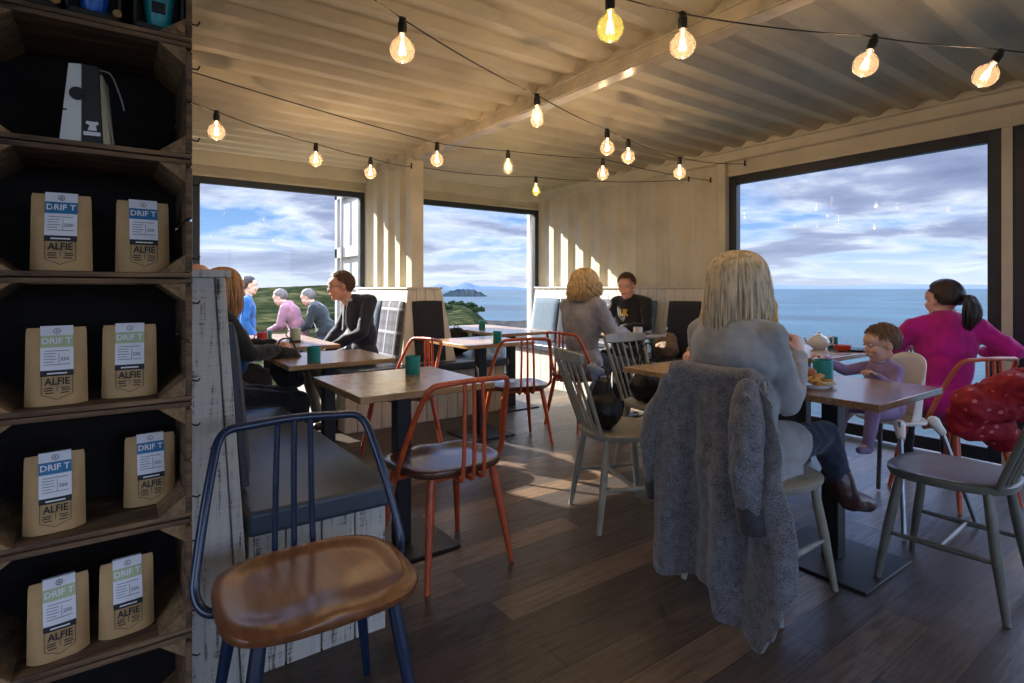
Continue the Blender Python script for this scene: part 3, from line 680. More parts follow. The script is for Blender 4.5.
# ================================================================== CRATES AND COFFEE
ZL = [-.0, .30, .59, .885, 1.195, 1.495, 1.79, 2.09]
XL, XR, YF, YB = -.245, .17, 1.60, 1.90
YF = 1.62
names = ['wooden crate on the floor, lowest of the stack', 'wooden crate holding the lowest pair of coffee bags', 'wooden crate holding the coffee bags second from the bottom, one set far right', 'wooden crate holding the upper pair of green labelled bags', 'wooden crate holding the topmost pair of coffee bags', 'wooden crate holding the white and black machine carton', 'topmost wooden crate holding the boxed cups']
def crate(i):
    z0, z1 = ZL[i] + .001, ZL[i + 1] - .002; cz = z0
    t_ = thing('wooden_crate', names[i], 'crate', (XL, YF, z0), 0, 'stacked fruit crates'); h = z1 - z0; W = XR - XL; D = .17 if False else .30
    D = .29
    X1 = W; th = .012; jt = [random.uniform(-.004, .004) for _ in range(8)]
    for nm, (za, zb) in (('bottom_board', (0, th)), ('top_board', (h - th, h))):
        b = MB(); n = 3
        for k in range(n): b.box((.0, D * k / n + .002 + (jt[k] * .3 if k else max(0, jt[k])), za), (X1, D * (k + 1) / n - .002, zb))
        b.build(nm, M_crate, t_, bevel=.002)
    for sx in (0, 1):
        b = MB()
        for k in range(2): b.box((sx * (W - .014), .003, .014 + k * (h - .028) / 2), (sx * (W - .014) + .014, D, .014 + (k + 1) * (h - .028) / 2 - .006))
        b.build('end_board', M_crate, t_, bevel=.002)
    b = MB()
    for k in range(3): b.box((.014, D - .01, .012 + k * (h - .024) / 3), (W - .014, D, .012 + (k + 1) * (h - .024) / 3 - .006))
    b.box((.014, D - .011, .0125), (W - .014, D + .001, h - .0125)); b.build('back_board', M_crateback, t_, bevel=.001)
    c = .058
    for sx, sz in ((0, 0), (1, 0), (0, 1), (1, 1)):
        x0 = .014 if sx == 0 else W - .014; z_ = .012 if sz == 0 else h - .012; dx = c if sx == 0 else -c; dz = c * .8 if sz == 0 else -c * .8
        b = MB(); b.prism([(x0, z_), (x0 + dx, z_), (x0, z_ + dz)], .004, D - .012, 'y'); b.build('corner_block', M_crateend if True else M_crate, t_, bevel=.002)
    for zz_ in (.05, h - .06):
        b = MB(); b.tube([(W + .0, .012, zz_), (W + .012, .004, zz_ - .003), (W + .016, -.004, zz_ + .004)], .0022, 5); b.build('cable_tie', M_cable, t_)
    return t_
for i in range(7): crate(i)

def bag(px, py, pz, rz, green, label, s=1.0, lean=3):
    t_ = thing('coffee_bag', label, 'coffee bag', (px, py, pz + .002), rz, 'kraft coffee bags in the crates')
    t_.scale = (s, s, s)
    w_, h_, d = .116, .178, .052
    def front(sg):
        def f(u, v):
            x = (u - .5) * 2; z = v
            taper = 1 - .05 * z
            bulge = (1 - abs(x) ** 4) * (.5 + .5 * math.cos(min(1, z * 1.02) * math.pi)) ** .55
            dd = d / 2 * (.06 + .94 * bulge) + .0015 * noise.noise(Vector((x * 3, z * 5, px * 50 + sg)))
            if z < .03: dd *= .93
            return (x * w_ / 2 * taper * (1 - .03 * (1 if z > .985 else 0)), -sg * dd, z * h_)
        return f
    b = MB(); b.grid(front(1), 16, 18); b.grid(front(-1), 16, 18)
    rim = [(k / 16, 0) for k in range(17)] + [(1, k / 18) for k in range(1, 19)] + [(1 - k / 16, 1) for k in range(1, 17)] + [(0, 1 - k / 18) for k in range(1, 18)]
    A = [front(1)(*p) for p in rim]; B = [front(-1)(*p) for p in rim]; n = len(rim); b.add(A + B, [(i, (i + 1) % n, n + (i + 1) % n, n + i) for i in range(n)])
    b.build('pouch', M_kraft, t_, smooth=60)
    # card label folded over the top edge, sitting proud of the pouch
    def onf(x, z, off=.0012):
        v = max(0, min(1, z / h_)); u = x / w_ + .5; p = Vector(front(1)(u, v)); return (x, min(p.y, 0) - off, z)
    lx0, lx1 = -.030, .030
    zt_, zb_ = h_ + .004, h_ - .098
    b = MB(); N = 14
    def strip(x0, x1, za, zb, off, mi):
        b.mi = mi
        nz_ = max(1, int((zb - za) / .008)); vs = []; nx_ = 4
        for j in range(nz_ + 1):
            z = za + (zb - za) * j / nz_
            for i in range(nx_ + 1): x = x0 + (x1 - x0) * i / nx_; vs.append(onf(x, z, off))
        b.add(vs, [(j * (nx_ + 1) + i, j * (nx_ + 1) + i + 1, (j + 1) * (nx_ + 1) + i + 1, (j + 1) * (nx_ + 1) + i) for j in range(nz_) for i in range(nx_)])
    strip(lx0, lx1, zb_, zt_, .0016, 0); b.mi = 0
    b.add([(lx0, -.003, zt_), (lx1, -.003, zt_), (lx1, .006, zt_), (lx0, .006, zt_)], [(0, 1, 2, 3)]); b.add([(lx0, .006, zt_), (lx1, .006, zt_), (lx1, .008, h_ - .06), (lx0, .008, h_ - .06)], [(0, 1, 2, 3)])
    strip(lx0, lx1, h_ - .045, h_ - .018, .0022, 1)
    strip(lx0, lx1, zb_ - .012, zb_ + .001, .0024, 2)
    yf = lambda z: onf(0, z)[1]
    def plane(x, z, off):
        dz = .01; s_ = Vector((0, yf(z + dz) - yf(z - dz), 2 * dz)).normalized(); X = Vector((1, 0, 0)); nn = X.cross(s_)
        M_ = Matrix((X, s_, nn)).transposed().to_4x4(); M_.translation = Vector((x, yf(z) - off, z)); return M_
    b.mi = 3; b.text('DRIF T', plane(0, h_ - .030, .0020), .054, .014)
    b.mi = 2; pm = plane(0, h_ - .008, .0022); b.tube([pm @ Vector((math.cos(k * math.pi / 8) * .0058, math.sin(k * math.pi / 8) * .0058, 0)) for k in range(16)], .0006, 5, closed=True); b.text('A', plane(0, h_ - .008, .0022), .004, .006)
    b.mi = 4
    for k, (xa, xb) in enumerate(((-.022, .022), (-.024, -.002), (-.024, -.004), (-.024, -.001), (-.024, -.006), (-.024, .024))):
        z = h_ - .054 - k * .0062; strip(xa, xb, z, z + .0016, .0024, 4)
    strip(.003, .004, h_ - .084, h_ - .058, .0024, 4); b.text('250', plane(.014, h_ - .072, .0022), .016, .008)
    b.mi = 0; strip(-.018, .018, zb_ - .0075, zb_ - .0045, .003, 0)
    b.build('card_label', [M_paper, M_greenband if green else M_blueband, M_ink, M_paper, M_inkgrey], t_, smooth=0)
    b = MB(); b.text('ALFIE', plane(.0, .056, .0022), .046, .0165)
    def fr(pts):
        for (xa, za), (xc, zc) in zip(pts, pts[1:]):
            a = Vector(onf(xa, za, .0016)); c = Vector(onf(xc, zc, .0016)); dd = (c - a).normalized(); sdv = dd.cross(Vector((0, -1, 0))).normalized() * .0006
            b.add([a - sdv, c - sdv, c + sdv, a + sdv], [(0, 1, 2, 3)])
    fr([(-.028, .068), (.028, .068), (.028, .026), (.012, .020), (0, .014), (-.012, .020), (-.028, .026), (-.028, .068)]); fr([(-.0, .046), (-.0, .032)])
    for z, x0, x1 in ((.040, -.023, -.007), (.040, .007, .023), (.035, -.024, -.008), (.035, .008, .024), (.029, -.022, -.006), (.029, .006, .022)): fr([(x0, z), (x1, z)]); fr([(x0, z + .0012), (x1, z + .0012)])
    b.build('printed_stamp', M_ink, t_, smooth=0)
    return t_
def bx_(px, Y): # x at plane Y for picture column px, used to set the bags out along the shelf
    return Y * (math.sin(R(YAW)) + math.cos(R(YAW)) * (px - 512) / 560) / (math.cos(R(YAW)) - math.sin(R(YAW)) * (px - 512) / 560)
rows = [(1.195, 62, 143, False, 1.69, 1.70, -3, 3, 'topmost pair of coffee bags'), (.885, 57, 129, True, 1.69, 1.69, 3, -2, 'second row of coffee bags from the top')]
bag(bx_(62, 1.68), 1.68, 1.208, -4, 0, 'left bag of the topmost blue labelled pair')
bag(bx_(143, 1.70), 1.70, 1.208, 4, 0, 'right bag of the topmost blue labelled pair')
bag(bx_(57, 1.68), 1.68, .898, 4, 1, 'left bag of the upper green labelled pair')
bag(bx_(130, 1.70), 1.70, .898, -3, 1, 'right bag of the upper green labelled pair')
bag(bx_(55, 1.69), 1.69, .603, 6, 0, 'left bag of the lower blue labelled pair')
bag(bx_(150, 1.76), 1.76, .603, 5, 0, 'lower blue labelled bag set back on the right')
bag(bx_(59, 1.68), 1.68, .313, 8, 1, 'left bag of the lowest green labelled pair')
bag(bx_(127, 1.70), 1.70, .313, 6, 1, 'right bag of the lowest green labelled pair')

# white and black machine carton
t_ = thing('machine_carton', 'white and black machine carton standing in the second crate from the top', 'box', (-.045, 1.70, 1.5095), -8)
M_gun = mat('dull_black_card', lin(30, 30, 32), .6, var=.05)
b = MB(); b.hexa([(-.048, -.03, 0), (-.004, -.035, 0), (-.004, .06, 0), (-.048, .06, 0), (-.030, -.03, .19), (-.004, -.035, .19), (-.004, .06, .19), (-.030, .06, .19)]); pn = b.build('white_panel', M_porc, t_, bevel=.002)
b = MB(); b.hexa([(-.004, -.036, 0), (.036, -.033, 0), (.036, .06, 0), (-.004, .06, 0), (-.004, -.036, .19), (.028, -.033, .19), (.028, .06, .19), (-.004, .06, .19)]); b.build('black_panel', M_gun, t_, bevel=.002)
b = MB(); b.hexa([(.037, -.03, 0), (.052, -.02, 0), (.05, .05, 0), (.037, .05, 0), (.030, -.03, .17), (.036, -.02, .17), (.036, .05, .17), (.030, .05, .17)]); b.build('side_panel', mat('cream_card', lin(196, 184, 150), .5, var=.04), t_, bevel=.002)
b = MB(); Mx = Matrix.Rotation(R(90), 3, 'X'); b.lathe([(.0, .004), (.010, .004), (.011, .002), (.011, .004), (.015, .004), (.015, 0)], c=(-.012, -.036, .118), seg=24, Mx=Mx); b.build('round_badge', M_gun, t_)
b = MB(); b.prism([(.008, .034), (.012, .046), (.004, .05), (.006, .056), (.014, .055), (.022, .055), (.028, .056), (.03, .05), (.024, .046), (.026, .034)], -.0385, -.0375, 'y'); b.build('printed_emblem', [M_paper], t_); b = MB(); b.box((.0, -.0385, .022), (.033, -.0375, .031)); b.build('printed_strip', M_paper, t_); b = MB(); b.box((-.040, -.0315, .077), (-.016, -.0306, .081)); b.build('printed_mark', M_ink, t_)
b = MB(); b.tube(spline([(.028, -.02, .185), (.05, -.01, .18), (.068, 0, .13), (.075, .0, .10)], 6), .002, 6); b.tube([(.034, -.034, .17), (.058, -.02, .0)], .0018, 6); b.build('strap', mat('grey_strap', lin(140, 138, 134), .5), t_)

# boxed cups on top
M_boxblk = mat('black_gift_box', lin(24, 22, 22), .55, var=.05)
def cupbox(px, label, cm_, w_=.105):
    x = bx_(px, 1.67); t_ = thing('boxed_cup', label, 'boxed cup', (x, 1.67, 1.803), 0, 'boxed cups in the topmost crate'); d = .09; h = .21
    b = MB(); b.box((-w_ / 2, -d / 2 + .07, 0), (w_ / 2, d / 2, h)); b.box((-w_ / 2, -d / 2, 0), (-w_ / 2 + .006, d / 2, h)); b.box((w_ / 2 - .006, -d / 2, 0), (w_ / 2, d / 2, h)); b.box((-w_ / 2, -d / 2, 0), (w_ / 2, d / 2, .012)); b.box((-w_ / 2, -d / 2, h - .01), (w_ / 2, d / 2, h)); b.build('box', M_boxblk, t_, bevel=.001)
    b = MB(); b.lathe([(.0, .016), (.021, .016), (.027, .03), (.036, .1), (.038, .16), (.0, .16)], c=(0, -.01, .0), seg=24); b.build('cup', cm_, t_)
    b = MB(); b.box((-.016, -.0435, .045), (.014, -.036, .072)); b.build('sleeve_patch', M_boxblk, t_, bevel=.002)
    b = MB(); b.lathe([(.0, 0), (.009, 0), (.009, .006), (0, .006)], c=(.045, -.055, .012), seg=16, Mx=Mx); b.build('cork_disc', mat('cork', lin(150, 112, 70), .8), t_)
    return t_
cupbox(32, 'boxed white cup at the left of the topmost crate', M_porc); cupbox(94, 'boxed bright blue cup in the topmost crate', mat('bright_blue_plastic', lin(24, 96, 196), .3)); cupbox(158, 'boxed turquoise cup at the right of the topmost crate', mat('turquoise_plastic', lin(20, 140, 150), .3))

# ================================================================== TABLEWARE
def tumbler(x, y, label, m_=None, r=.036, h=.088, z=.7505, group='teal tumblers on the tables'):
    b = MB(); b.lathe([(r - .002, 0), (r, .003), (r, h), (r - .003, h + .001), (r - .0035, .006), (0, .005)], seg=28); o = b.build('tumbler', m_ or M_teal, smooth=40); o.location = (x, y, z); tag(o, label, 'tumbler', group); return o
def ptd(px, py, z):
    d = 560 * (1.17 - z) / (py - 288); q = (px - 512) / 560; S_, C_ = math.sin(R(YAW)), math.cos(R(YAW)); return ((S_ + C_ * q) * d, (C_ - S_ * q) * d)
tumbler(1.20, 2.50, 'teal tumbler on the nearest empty oak table')
tumbler(*ptd(314, 362, .75), 'teal tumbler on the table before the man in the dark cardigan', r=.037)
tumbler(*ptd(497, 343, .75), 'teal tumbler on the square table at the pillar bench')
tumbler(*ptd(482, 329, .75), 'dark teal tumbler on the far window table', r=.033, h=.09)
tumbler(2.585, 1.22, 'teal tumbler beside the plate of chips', r=.041, h=.098)
tumbler(4.08, 1.86, 'small teal tumbler beside the teapot', r=.033, h=.08)
tumbler(1.0, 4.36 + .28, 'teal tumbler next to the red mug', r=.028, h=.085)
def mug(x, y, z, m_, label, rz=0, r=.038, h=.09):
    t_ = thing('mug', label, 'mug', (x, y, z), rz)
    b = MB(); b.lathe([(r - .004, 0), (r, .004), (r, h), (r - .003, h + .001), (r - .0035, .006), (0, .005)], seg=28); b.build('cup', m_, t_)
    b = MB(); b.tube(spline([(r - .002, 0, h * .8), (r + .022, 0, h * .75), (r + .026, 0, h * .45), (r - .002, 0, h * .2)], 6), .005, 8); b.build('handle', m_, t_); return t_
mug(.93, 4.50, .7505, M_redmug, 'red mug on the table of the auburn haired woman', 200)
xs, ys_ = ptd(303, 338, .75)
b = MB(); b.lathe([(.0, .0), (.035, 0), (.07, .012), (.071, .014), (.034, .004), (0, .004)], seg=28); o = b.build('saucer', wood('brown_saucer', lin(90, 60, 40), lin(130, 90, 60))); o.location = (1.18, 4.55, .7505); tag(o, 'brown saucer under the pale green mug', 'saucer')
mug(1.18, 4.55, .756, mat('pale_green_glaze', lin(170, 186, 168), .3, coat=.4), 'pale green mug on a brown saucer by the left window', 180, .04, .10)
# plate of chips
px_, py_ = 2.452, 1.195
b = MB(); b.lathe([(0, .002), (.06, .0), (.06, .003), (.089, .012), (.090, .015), (.06, .006), (0, .005)], seg=32); o = b.build('plate', M_porc); o.location = (px_, py_, .7505); tag(o, 'white plate heaped with chips in front of the blonde woman', 'plate')
M_chip = mat('golden_chip', lin(212, 160, 82), .6, var=.15, scale=30); o = None
for k in range(26):
    b = MB(); L_ = random.uniform(.045, .07); b.box((-L_ / 2, -.0055, -.0055), (L_ / 2, .0055, .0055)); o = b.build('chip', M_chip, bevel=.002)
    a = random.uniform(0, 6.28); r_ = random.uniform(0, .05); o.location = (px_ + r_ * math.cos(a), py_ + r_ * math.sin(a), .7655 + .009 * (k // 6) * (1 - r_ / .09)); o.rotation_euler = (random.uniform(-.1, .1), random.uniform(-.22, .22), random.uniform(0, 3.14)); tag(o, 'golden chip heaped on the white plate by the teal tumbler', 'chip', 'chips on the plate')
b = MB(); b.ell((0, 0, .022), (.035, .045, .022)); b.ell((.03, .01, .02), (.02, .02, .018)); o = b.build('breaded_fish', mat('crisp_batter', lin(176, 100, 52), .6, var=.2, scale=40, bump=.5)); o.location = (px_ - .0, py_ + .035, .785); tag(o, 'brown battered piece at the back of the chip plate', 'food')
# teapot
tx, ty = ptd(819, 349, .75)
t_ = thing('teapot', 'white china teapot on the sea window table', 'teapot', (tx, ty, .7505), 0)
b = MB(); b.lathe([(.036, 0), (.04, .004), (.062, .025), (.068, .048), (.058, .075), (.038, .09), (.03, .092), (0, .092)], seg=28); b.build('body', M_porc, t_)
b = MB(); b.lathe([(.034, .088), (.034, .093), (.02, .102), (.006, .106), (.008, .112), (.009, .118), (.0, .122)], seg=20); b.build('lid', M_porc, t_)
dv = Vector((-.812, .583, 0)); b = MB(); b.tube(spline([dv * .055 + Vector((0, 0, .03)), dv * .085 + Vector((0, 0, .05)), dv * .10 + Vector((0, 0, .085))], 6), [.014 - .0006 * k for k in range(13)], 10); b.build('spout', M_porc, t_)
b = MB(); b.tube(spline([dv * -.055 + Vector((0, 0, .075)), dv * -.09 + Vector((0, 0, .08)), dv * -.095 + Vector((0, 0, .04)), dv * -.06 + Vector((0, 0, .022))], 6), .006, 8); b.build('handle', M_porc, t_)
bxx, byy = ptd(841, 347, .75)
b = MB(); b.lathe([(.022, 0), (.045, .01), (.055, .04), (.052, .04), (.04, .012), (0, .008)], seg=28); o = b.build('bowl', M_redmug); o.location = (3.95, 1.74, .7505); tag(o, 'red bowl beside the teapot', 'bowl')
b = MB(); b.lathe([(0, .002), (.05, 0), (.09, .01), (.091, .012), (.05, .005), (0, .005)], seg=28); o = b.build('plate', M_gun); o.location = (4.06, 1.66 + .03, .7505); tag(o, 'dark plate to the right of the teapot', 'plate')
b = MB(); b.box((-.008, -.07, 0), (.008, .0, .003)); b.box((-.006, 0, 0), (.006, .07, .0015)); o = b.build('knife', mat('steel', lin(190, 190, 194), .2, 1, var=.02)); o.location = (3.84, 1.70, .7505); o.rotation_euler = (0, 0, .5); tag(o, 'steel knife lying near the dark plate', 'knife')
# young man's table
x5, y5 = 3.72, 3.62
t_ = thing('tissue_box', 'teal topped tin on the table between the curly haired woman and young man', 'tin', (x5, y5 + .02, .7505), 20)
b = MB(); b.box((-.055, -.04, 0), (.055, .04, .045)); b.build('tray', M_porc, t_, bevel=.006)
b = MB(); b.box((-.038, -.025, .03), (.038, .025, .085)); b.build('tin', M_teal, t_, bevel=.008)
b = MB(); b.ell((0, 0, .085), (.03, .02, .02)); b.build('lid', M_teal, t_)
for dx, dy, lb in ((.22, -.12, 'white cup in front of the young man in black'), (.10, .24, 'white cup near the curly haired woman')): mug(x5 + dx, y5 + dy, .7505, M_porc, lb, 30, .042, .06)
# ================================================================== OUTSIDE
b = MB(); b.add([(-60000, -60000, -24), (60000, -60000, -24), (60000, 60000, -24), (-60000, 60000, -24)], [(0, 1, 2, 3)]); struct(b.build('sea', M_sea, smooth=0))
def terr(x, y):
    r_ = math.hypot(x, y); s_ = x / max(y, .1) + .03 * noise.noise(Vector((x * .03, y * .03, 0)))
    Lf = 1 - ss(.33, .40, s_) if r_ > 14 else 1 - ss(2.9, 4.6, x)
    z = -.45 - .9 * ss(14, 45, r_) + 2.7 * ss(60, 105, r_) - 26 * ss(120, 220, r_)
    z += 1.0 * noise.noise(Vector((x * .035, y * .035, 1))) * ss(20, 80, r_) + .06 * noise.noise(Vector((x * .9, y * .9, 2))) * ss(8.5, 12, r_)
    z = z * Lf + (-26) * (1 - Lf)
    # headland in the middle window
    hm = ss(140, 175, r_) * (1 - ss(255, 330, r_)) * ss(.34, .4, s_) * (1 - ss(.60, .72, s_))
    hz_ = -26 + 17.5 * hm + 5.0 * ss(.42, .46, s_) * (1 - ss(.58, .66, s_)) * hm * (.5 + noise.noise(Vector((x * .03, y * .03, 5)))) * ss(190, 240, r_)
    rk = ss(.5, .6, s_) * (1 - ss(.86, .95, s_)) * ss(250, 300, r_) * (1 - ss(380, 430, r_)); hz2 = -26 + 4.5 * rk + 3 * rk * noise.noise(Vector((x * .05, y * .05, 9)))
    return max(z, hz_, hz2)
b = MB(); na, nr = 260, 150; rad = [6.1 * (520 / 6.1) ** (j / nr) for j in range(nr + 1)]
def tg(u, v):
    a = R(-4 + 52 * u); r_ = rad[min(nr, round(v * nr))]; x, y = r_ * math.sin(a), r_ * math.cos(a)
    if y < 6.05: x, y = 6.05 * math.tan(a), 6.05
    return (x, y, terr(x, y))
b.grid(tg, na, nr)
m = bpy.data.materials.new('coastal_grass'); m.use_nodes = True; t = NT(m.node_tree); p = t.n['Principled BSDF']
tc = t.node('ShaderNodeTexCoord'); n = t.node('ShaderNodeTexNoise', i_Vector=tc.outputs['Object'], i_Scale=.22, i_Detail=10.0, i_Roughness=.72)
ge = t.node('ShaderNodeSeparateXYZ', i_0=tc.outputs['Object'])
gr = t.ramp(n.outputs[0], [(.35, lin(16, 22, 13)), (.5, lin(32, 38, 22)), (.62, lin(66, 64, 42))])
rock = t.ramp(n.outputs[0], [(.35, lin(26, 26, 30)), (.65, lin(66, 64, 60))])
t.put(p.inputs['Base Color'], t.mix(t.ramp(t.math('MULTIPLY', t.math('ADD', ge.outputs[2], 26), 1 / 26), [(.25, (0, 0, 0)), (.4, (1, 1, 1))]), rock, gr)); p.inputs['Roughness'].default_value = .95; p.inputs['Specular IOR Level'].default_value = 0
struct(b.build('ground', m, smooth=80))
b = MB(); 
for k in range(8): b.box((-1.5, 6.04 + k * .15, -.06), (2.7, 6.18 + k * .15, -.03))
b.box((-1.5, 6.04, -.5), (2.7, 7.2, -.06)); struct(b.build('deck', wood('grey_deck_boards', lin(90, 84, 76), lin(150, 142, 130), .8)))
# fence of posts and rope along the path
M_post = mat('weathered_post', lin(150, 146, 138), .8)
# island and far hills
def hills(name, label, pts, d0, depth, mt, n=60, seed=0, rough=.25):
    b = MB(); prof = []
    for i in range(n + 1):
        px = pts[0][0] + (pts[-1][0] - pts[0][0]) * i / n
        for (xa, ya), (xb, yb) in zip(pts, pts[1:]):
            if xa <= px <= xb: yy = ya + (yb - ya) * ss(0, 1, (px - xa) / (xb - xa)); break
        q = (px - 512) / 560; z = 1.17 + (288 - yy) * d0 / 560; z += (z + 24) * rough * noise.noise(Vector((px * .25 + seed, 0, 0)))
        S_, C_ = math.sin(R(YAW)), math.cos(R(YAW)); prof.append(((S_ + C_ * q), (C_ - S_ * q), max(z, -25)))
    rows_ = []
    for k, (dd, hh) in enumerate(((0, 0), (.25, .6), (.5, 1), (.75, .7), (1, 0))):
        D_ = d0 + (dd - .5) * depth; rows_.append([(a * D_, c * D_, -25 + (z + 25) * hh) for a, c, z in prof])
    b.grid(lambda u, v: rows_[round(v * 4)][round(u * n)], n, 4); o = b.build(name, mt, smooth=80)
    return struct(o) if not label else tag(o, label, 'island')
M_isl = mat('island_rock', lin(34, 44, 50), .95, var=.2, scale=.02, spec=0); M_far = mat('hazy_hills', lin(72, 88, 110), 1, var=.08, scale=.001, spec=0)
hills('island', 'dark low island on the sea in the middle window', [(440, 296), (447, 292), (456, 289.6), (468, 289), (478, 291), (487, 295.5)], 1700, 160, M_isl)
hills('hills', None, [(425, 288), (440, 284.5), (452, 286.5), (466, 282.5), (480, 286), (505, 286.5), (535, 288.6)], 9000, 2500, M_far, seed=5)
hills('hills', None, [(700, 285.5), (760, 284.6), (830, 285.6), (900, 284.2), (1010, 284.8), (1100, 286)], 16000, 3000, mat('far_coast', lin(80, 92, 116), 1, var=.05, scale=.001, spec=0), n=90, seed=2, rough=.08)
# bushes on the headland and hill
def bush(x, y, z, s_, label):
    b = MB(); rnd = random.Random(int(x * 7 + y))
    for k in range(46):
        d = Vector((rnd.gauss(0, 1), rnd.gauss(0, 1), abs(rnd.gauss(0, .8)))).normalized() * rnd.uniform(.5, 1)
        c = Vector((d.x * s_ * 1.5, d.y * s_, d.z * s_ * .75)); b.ell(c, (s_ * .3, s_ * .3, s_ * .24), nu=8, nv=6)
    b.tube([(0, 0, -s_ * .4), (0, 0, s_ * .3)], s_ * .1); me = b.mesh('shrub')
    for v in me.vertices: v.co += Vector((1, 1, 1)) * 0 + v.co.normalized() * s_ * .1 * noise.noise(v.co * (6 / s_))
    o = link('shrub', me, mat('dark_shrub', lin(30, 42, 24), .95, var=.35, scale=1.2, spec=0)); o.location = (x, y, z); tag(o, label, 'shrub', 'shrubs on the headland'); return o
S_, C_ = math.sin(R(YAW)), math.cos(R(YAW))
for px, py, d, s_, lb in ((446, 309, 222, 2.3, 'leftmost dark tree clump on the green headland'), (456, 307, 238, 3.4, 'tallest dark tree clump on the green headland'), (468, 308, 252, 3.2, 'dark tree clump right of the tallest one on the headland'), (478, 311, 232, 2.2, 'rightmost low tree clump on the green headland')):
    q = (px - 512) / 560; bush((S_ + C_ * q) * d, (C_ - S_ * q) * d, 1.17 - (py - 288) * d / 560, s_, lb)
# ================================================================== CLOTHES AND BAGS LEFT ON CHAIRS
M_coat = wool('grey_boucle_wool', lin(56, 56, 61), lin(136, 136, 142), 330, .8)
M_coatlin = wool('dark_cuff_wool', lin(30, 30, 34), lin(70, 70, 76), 260, .6)
t_ = thing('wool_coat', 'long grey flecked wool coat hanging over the blonde woman\'s chair down to the floor', 'coat', (1.745, 1.22, 0))
def interp(tab, q):
    for (a, va), (c, vc) in zip(tab, tab[1:]):
        if q <= c: return va + (vc - va) * ss(0, 1, (q - a) / (c - a)) if c > a else va
    return tab[-1][1]
hem = [(0, .095), (.3, .115), (.44, .125), (.5, .07), (.62, .05), (.8, .015), (.9, .09), (1.0, .235)]
def coat(u, v):
    # u: left (far, high Y) to right (near); v 0 inside edge, .18 top of rail, 1 hem
    yl = interp([(0, 1.425), (.18, 1.385), (.35, 1.41), (.6, 1.42), (1, 1.43)], v); yr = interp([(0, 1.04), (.18, 1.03), (.28, .975), (.5, .925), (.8, .865), (1, .87)], v); y_ = yl + (yr - yl) * u
    tz = .893 - .012 * math.sin(u * 3.1) - .03 * ss(.85, 1, u) - .008 * ss(.1, 0, u)
    hz_ = interp(hem, u)
    if v < .12: x = 1.81 - .0; z = tz - .20 + (.20 - .02) * (v / .12)
    elif v < .20: a = (v - .12) / .08 * math.pi; x = 1.775 + .036 * math.cos(a); z = tz - .02 + .022 * math.sin(a)
    else:
        q = (v - .20) / .80; z = tz - .02 + (hz_ - tz + .02) * q; x = 1.739
        am = ss(0, .5, q)
        x -= am * (.034 * math.sin(u * 15 + .6) + .010 * math.sin(u * 31 + 2 + q * 2)) + .02 * am
        x -= .055 * ss(.40, .56, u - .10 * (1 - q)) * ss(.1, .7, q) * (1 - .35 * ss(.8, 1, u))
        dg = (u - .50) - (.46 * (1 - q)); x += .028 * math.exp(-(dg / .05) ** 2) * ss(.25, .6, q)
        x += .012 * noise.noise(Vector((u * 5, q * 6, 1)))
    return (x - 1.745, y_ - 1.22, max(z, .012))
b = MB(); b.grid(coat, 90, 110); b.build('coat_body', M_coat, t_, smooth=80, solid=.012)
def sleeve(pts, rs, cuffr):
    b = MB(); P_ = [Vector(p) - Vector((1.745, 1.22, 0)) for p in pts]
    for a, c, r1, r2 in zip(P_, P_[1:], rs, rs[1:]): b.cap(a, c, r1, r2)
    me = remesh(b, .009, 4, .011, 9, 7, (1, 1, .55)); b = MB(); b.mesh_in(me); s_ = b.build('sleeve', M_coat, t_, smooth=80)
    e = P_[-1]; d = (P_[-1] - P_[-2]).normalized(); b = MB(); b.tube([e - d * .012, e + d * .0, e + d * (cuffr + .026), e + d * (cuffr + .03), e + d * (cuffr + .02)], [cuffr * .98, cuffr * 1.06, cuffr * 1.06, cuffr * .9, cuffr * .7], 20); me = b.mesh()
    for v in me.vertices: v.co += v.co.normalized() * .003 * noise.noise(v.co * 60)
    b = MB(); b.mesh_in(me); b.build('cuff', M_coatlin, s_, smooth=60)
sleeve([(1.755, 1.385, .82), (1.735, 1.445, .68), (1.735, 1.465, .54), (1.75, 1.465, .42)], [.034, .048, .050, .042], .043)
sleeve([(1.725, 1.055, .83), (1.675, 1.035, .72), (1.655, 1.02, .58), (1.655, 1.00, .47)], [.040, .056, .054, .044], .046)
# red spotted coat
m = bpy.data.materials.new('red_spotted_cloth'); m.use_nodes = True; t = NT(m.node_tree); p = t.n['Principled BSDF']
tc = t.node('ShaderNodeTexCoord'); vo = t.node('ShaderNodeTexVoronoi', i_Vector=tc.outputs['Object'], i_Scale=24.0, i_Randomness=.8)
t.put(p.inputs['Base Color'], t.mix(t.math('LESS_THAN', vo.outputs['Distance'], .19), lin(158, 14, 38), lin(214, 120, 128))); p.inputs['Roughness'].default_value = .7
b = MB()
for a, c, r1, r2 in (((-.17, .06, -.02), (-.02, .0, .0), .07, .085), ((-.02, 0, 0), (.16, -.02, .02), .085, .08), ((-.14, .10, -.09), (.04, .08, -.11), .06, .075), ((-.10, -.14, .06), (.18, -.15, .07), .035, .04), ((-.10, -.14, .05), (-.06, .0, .03), .04, .06), ((.14, -.14, .06), (.14, 0, .03), .045, .06), ((-.02, .04, -.12), (.08, .02, -.19), .06, .045)): b.cap(a, c, r1, r2)
me = remesh(b, .008, 3, .016, 11, 3); b = MB(); b.mesh_in(me); o = b.build('padded_coat', m, smooth=80); o.location = (2.76, .62, .755); tag(o, 'red coat with pale spots bundled over the back of the bottom right chair', 'coat')
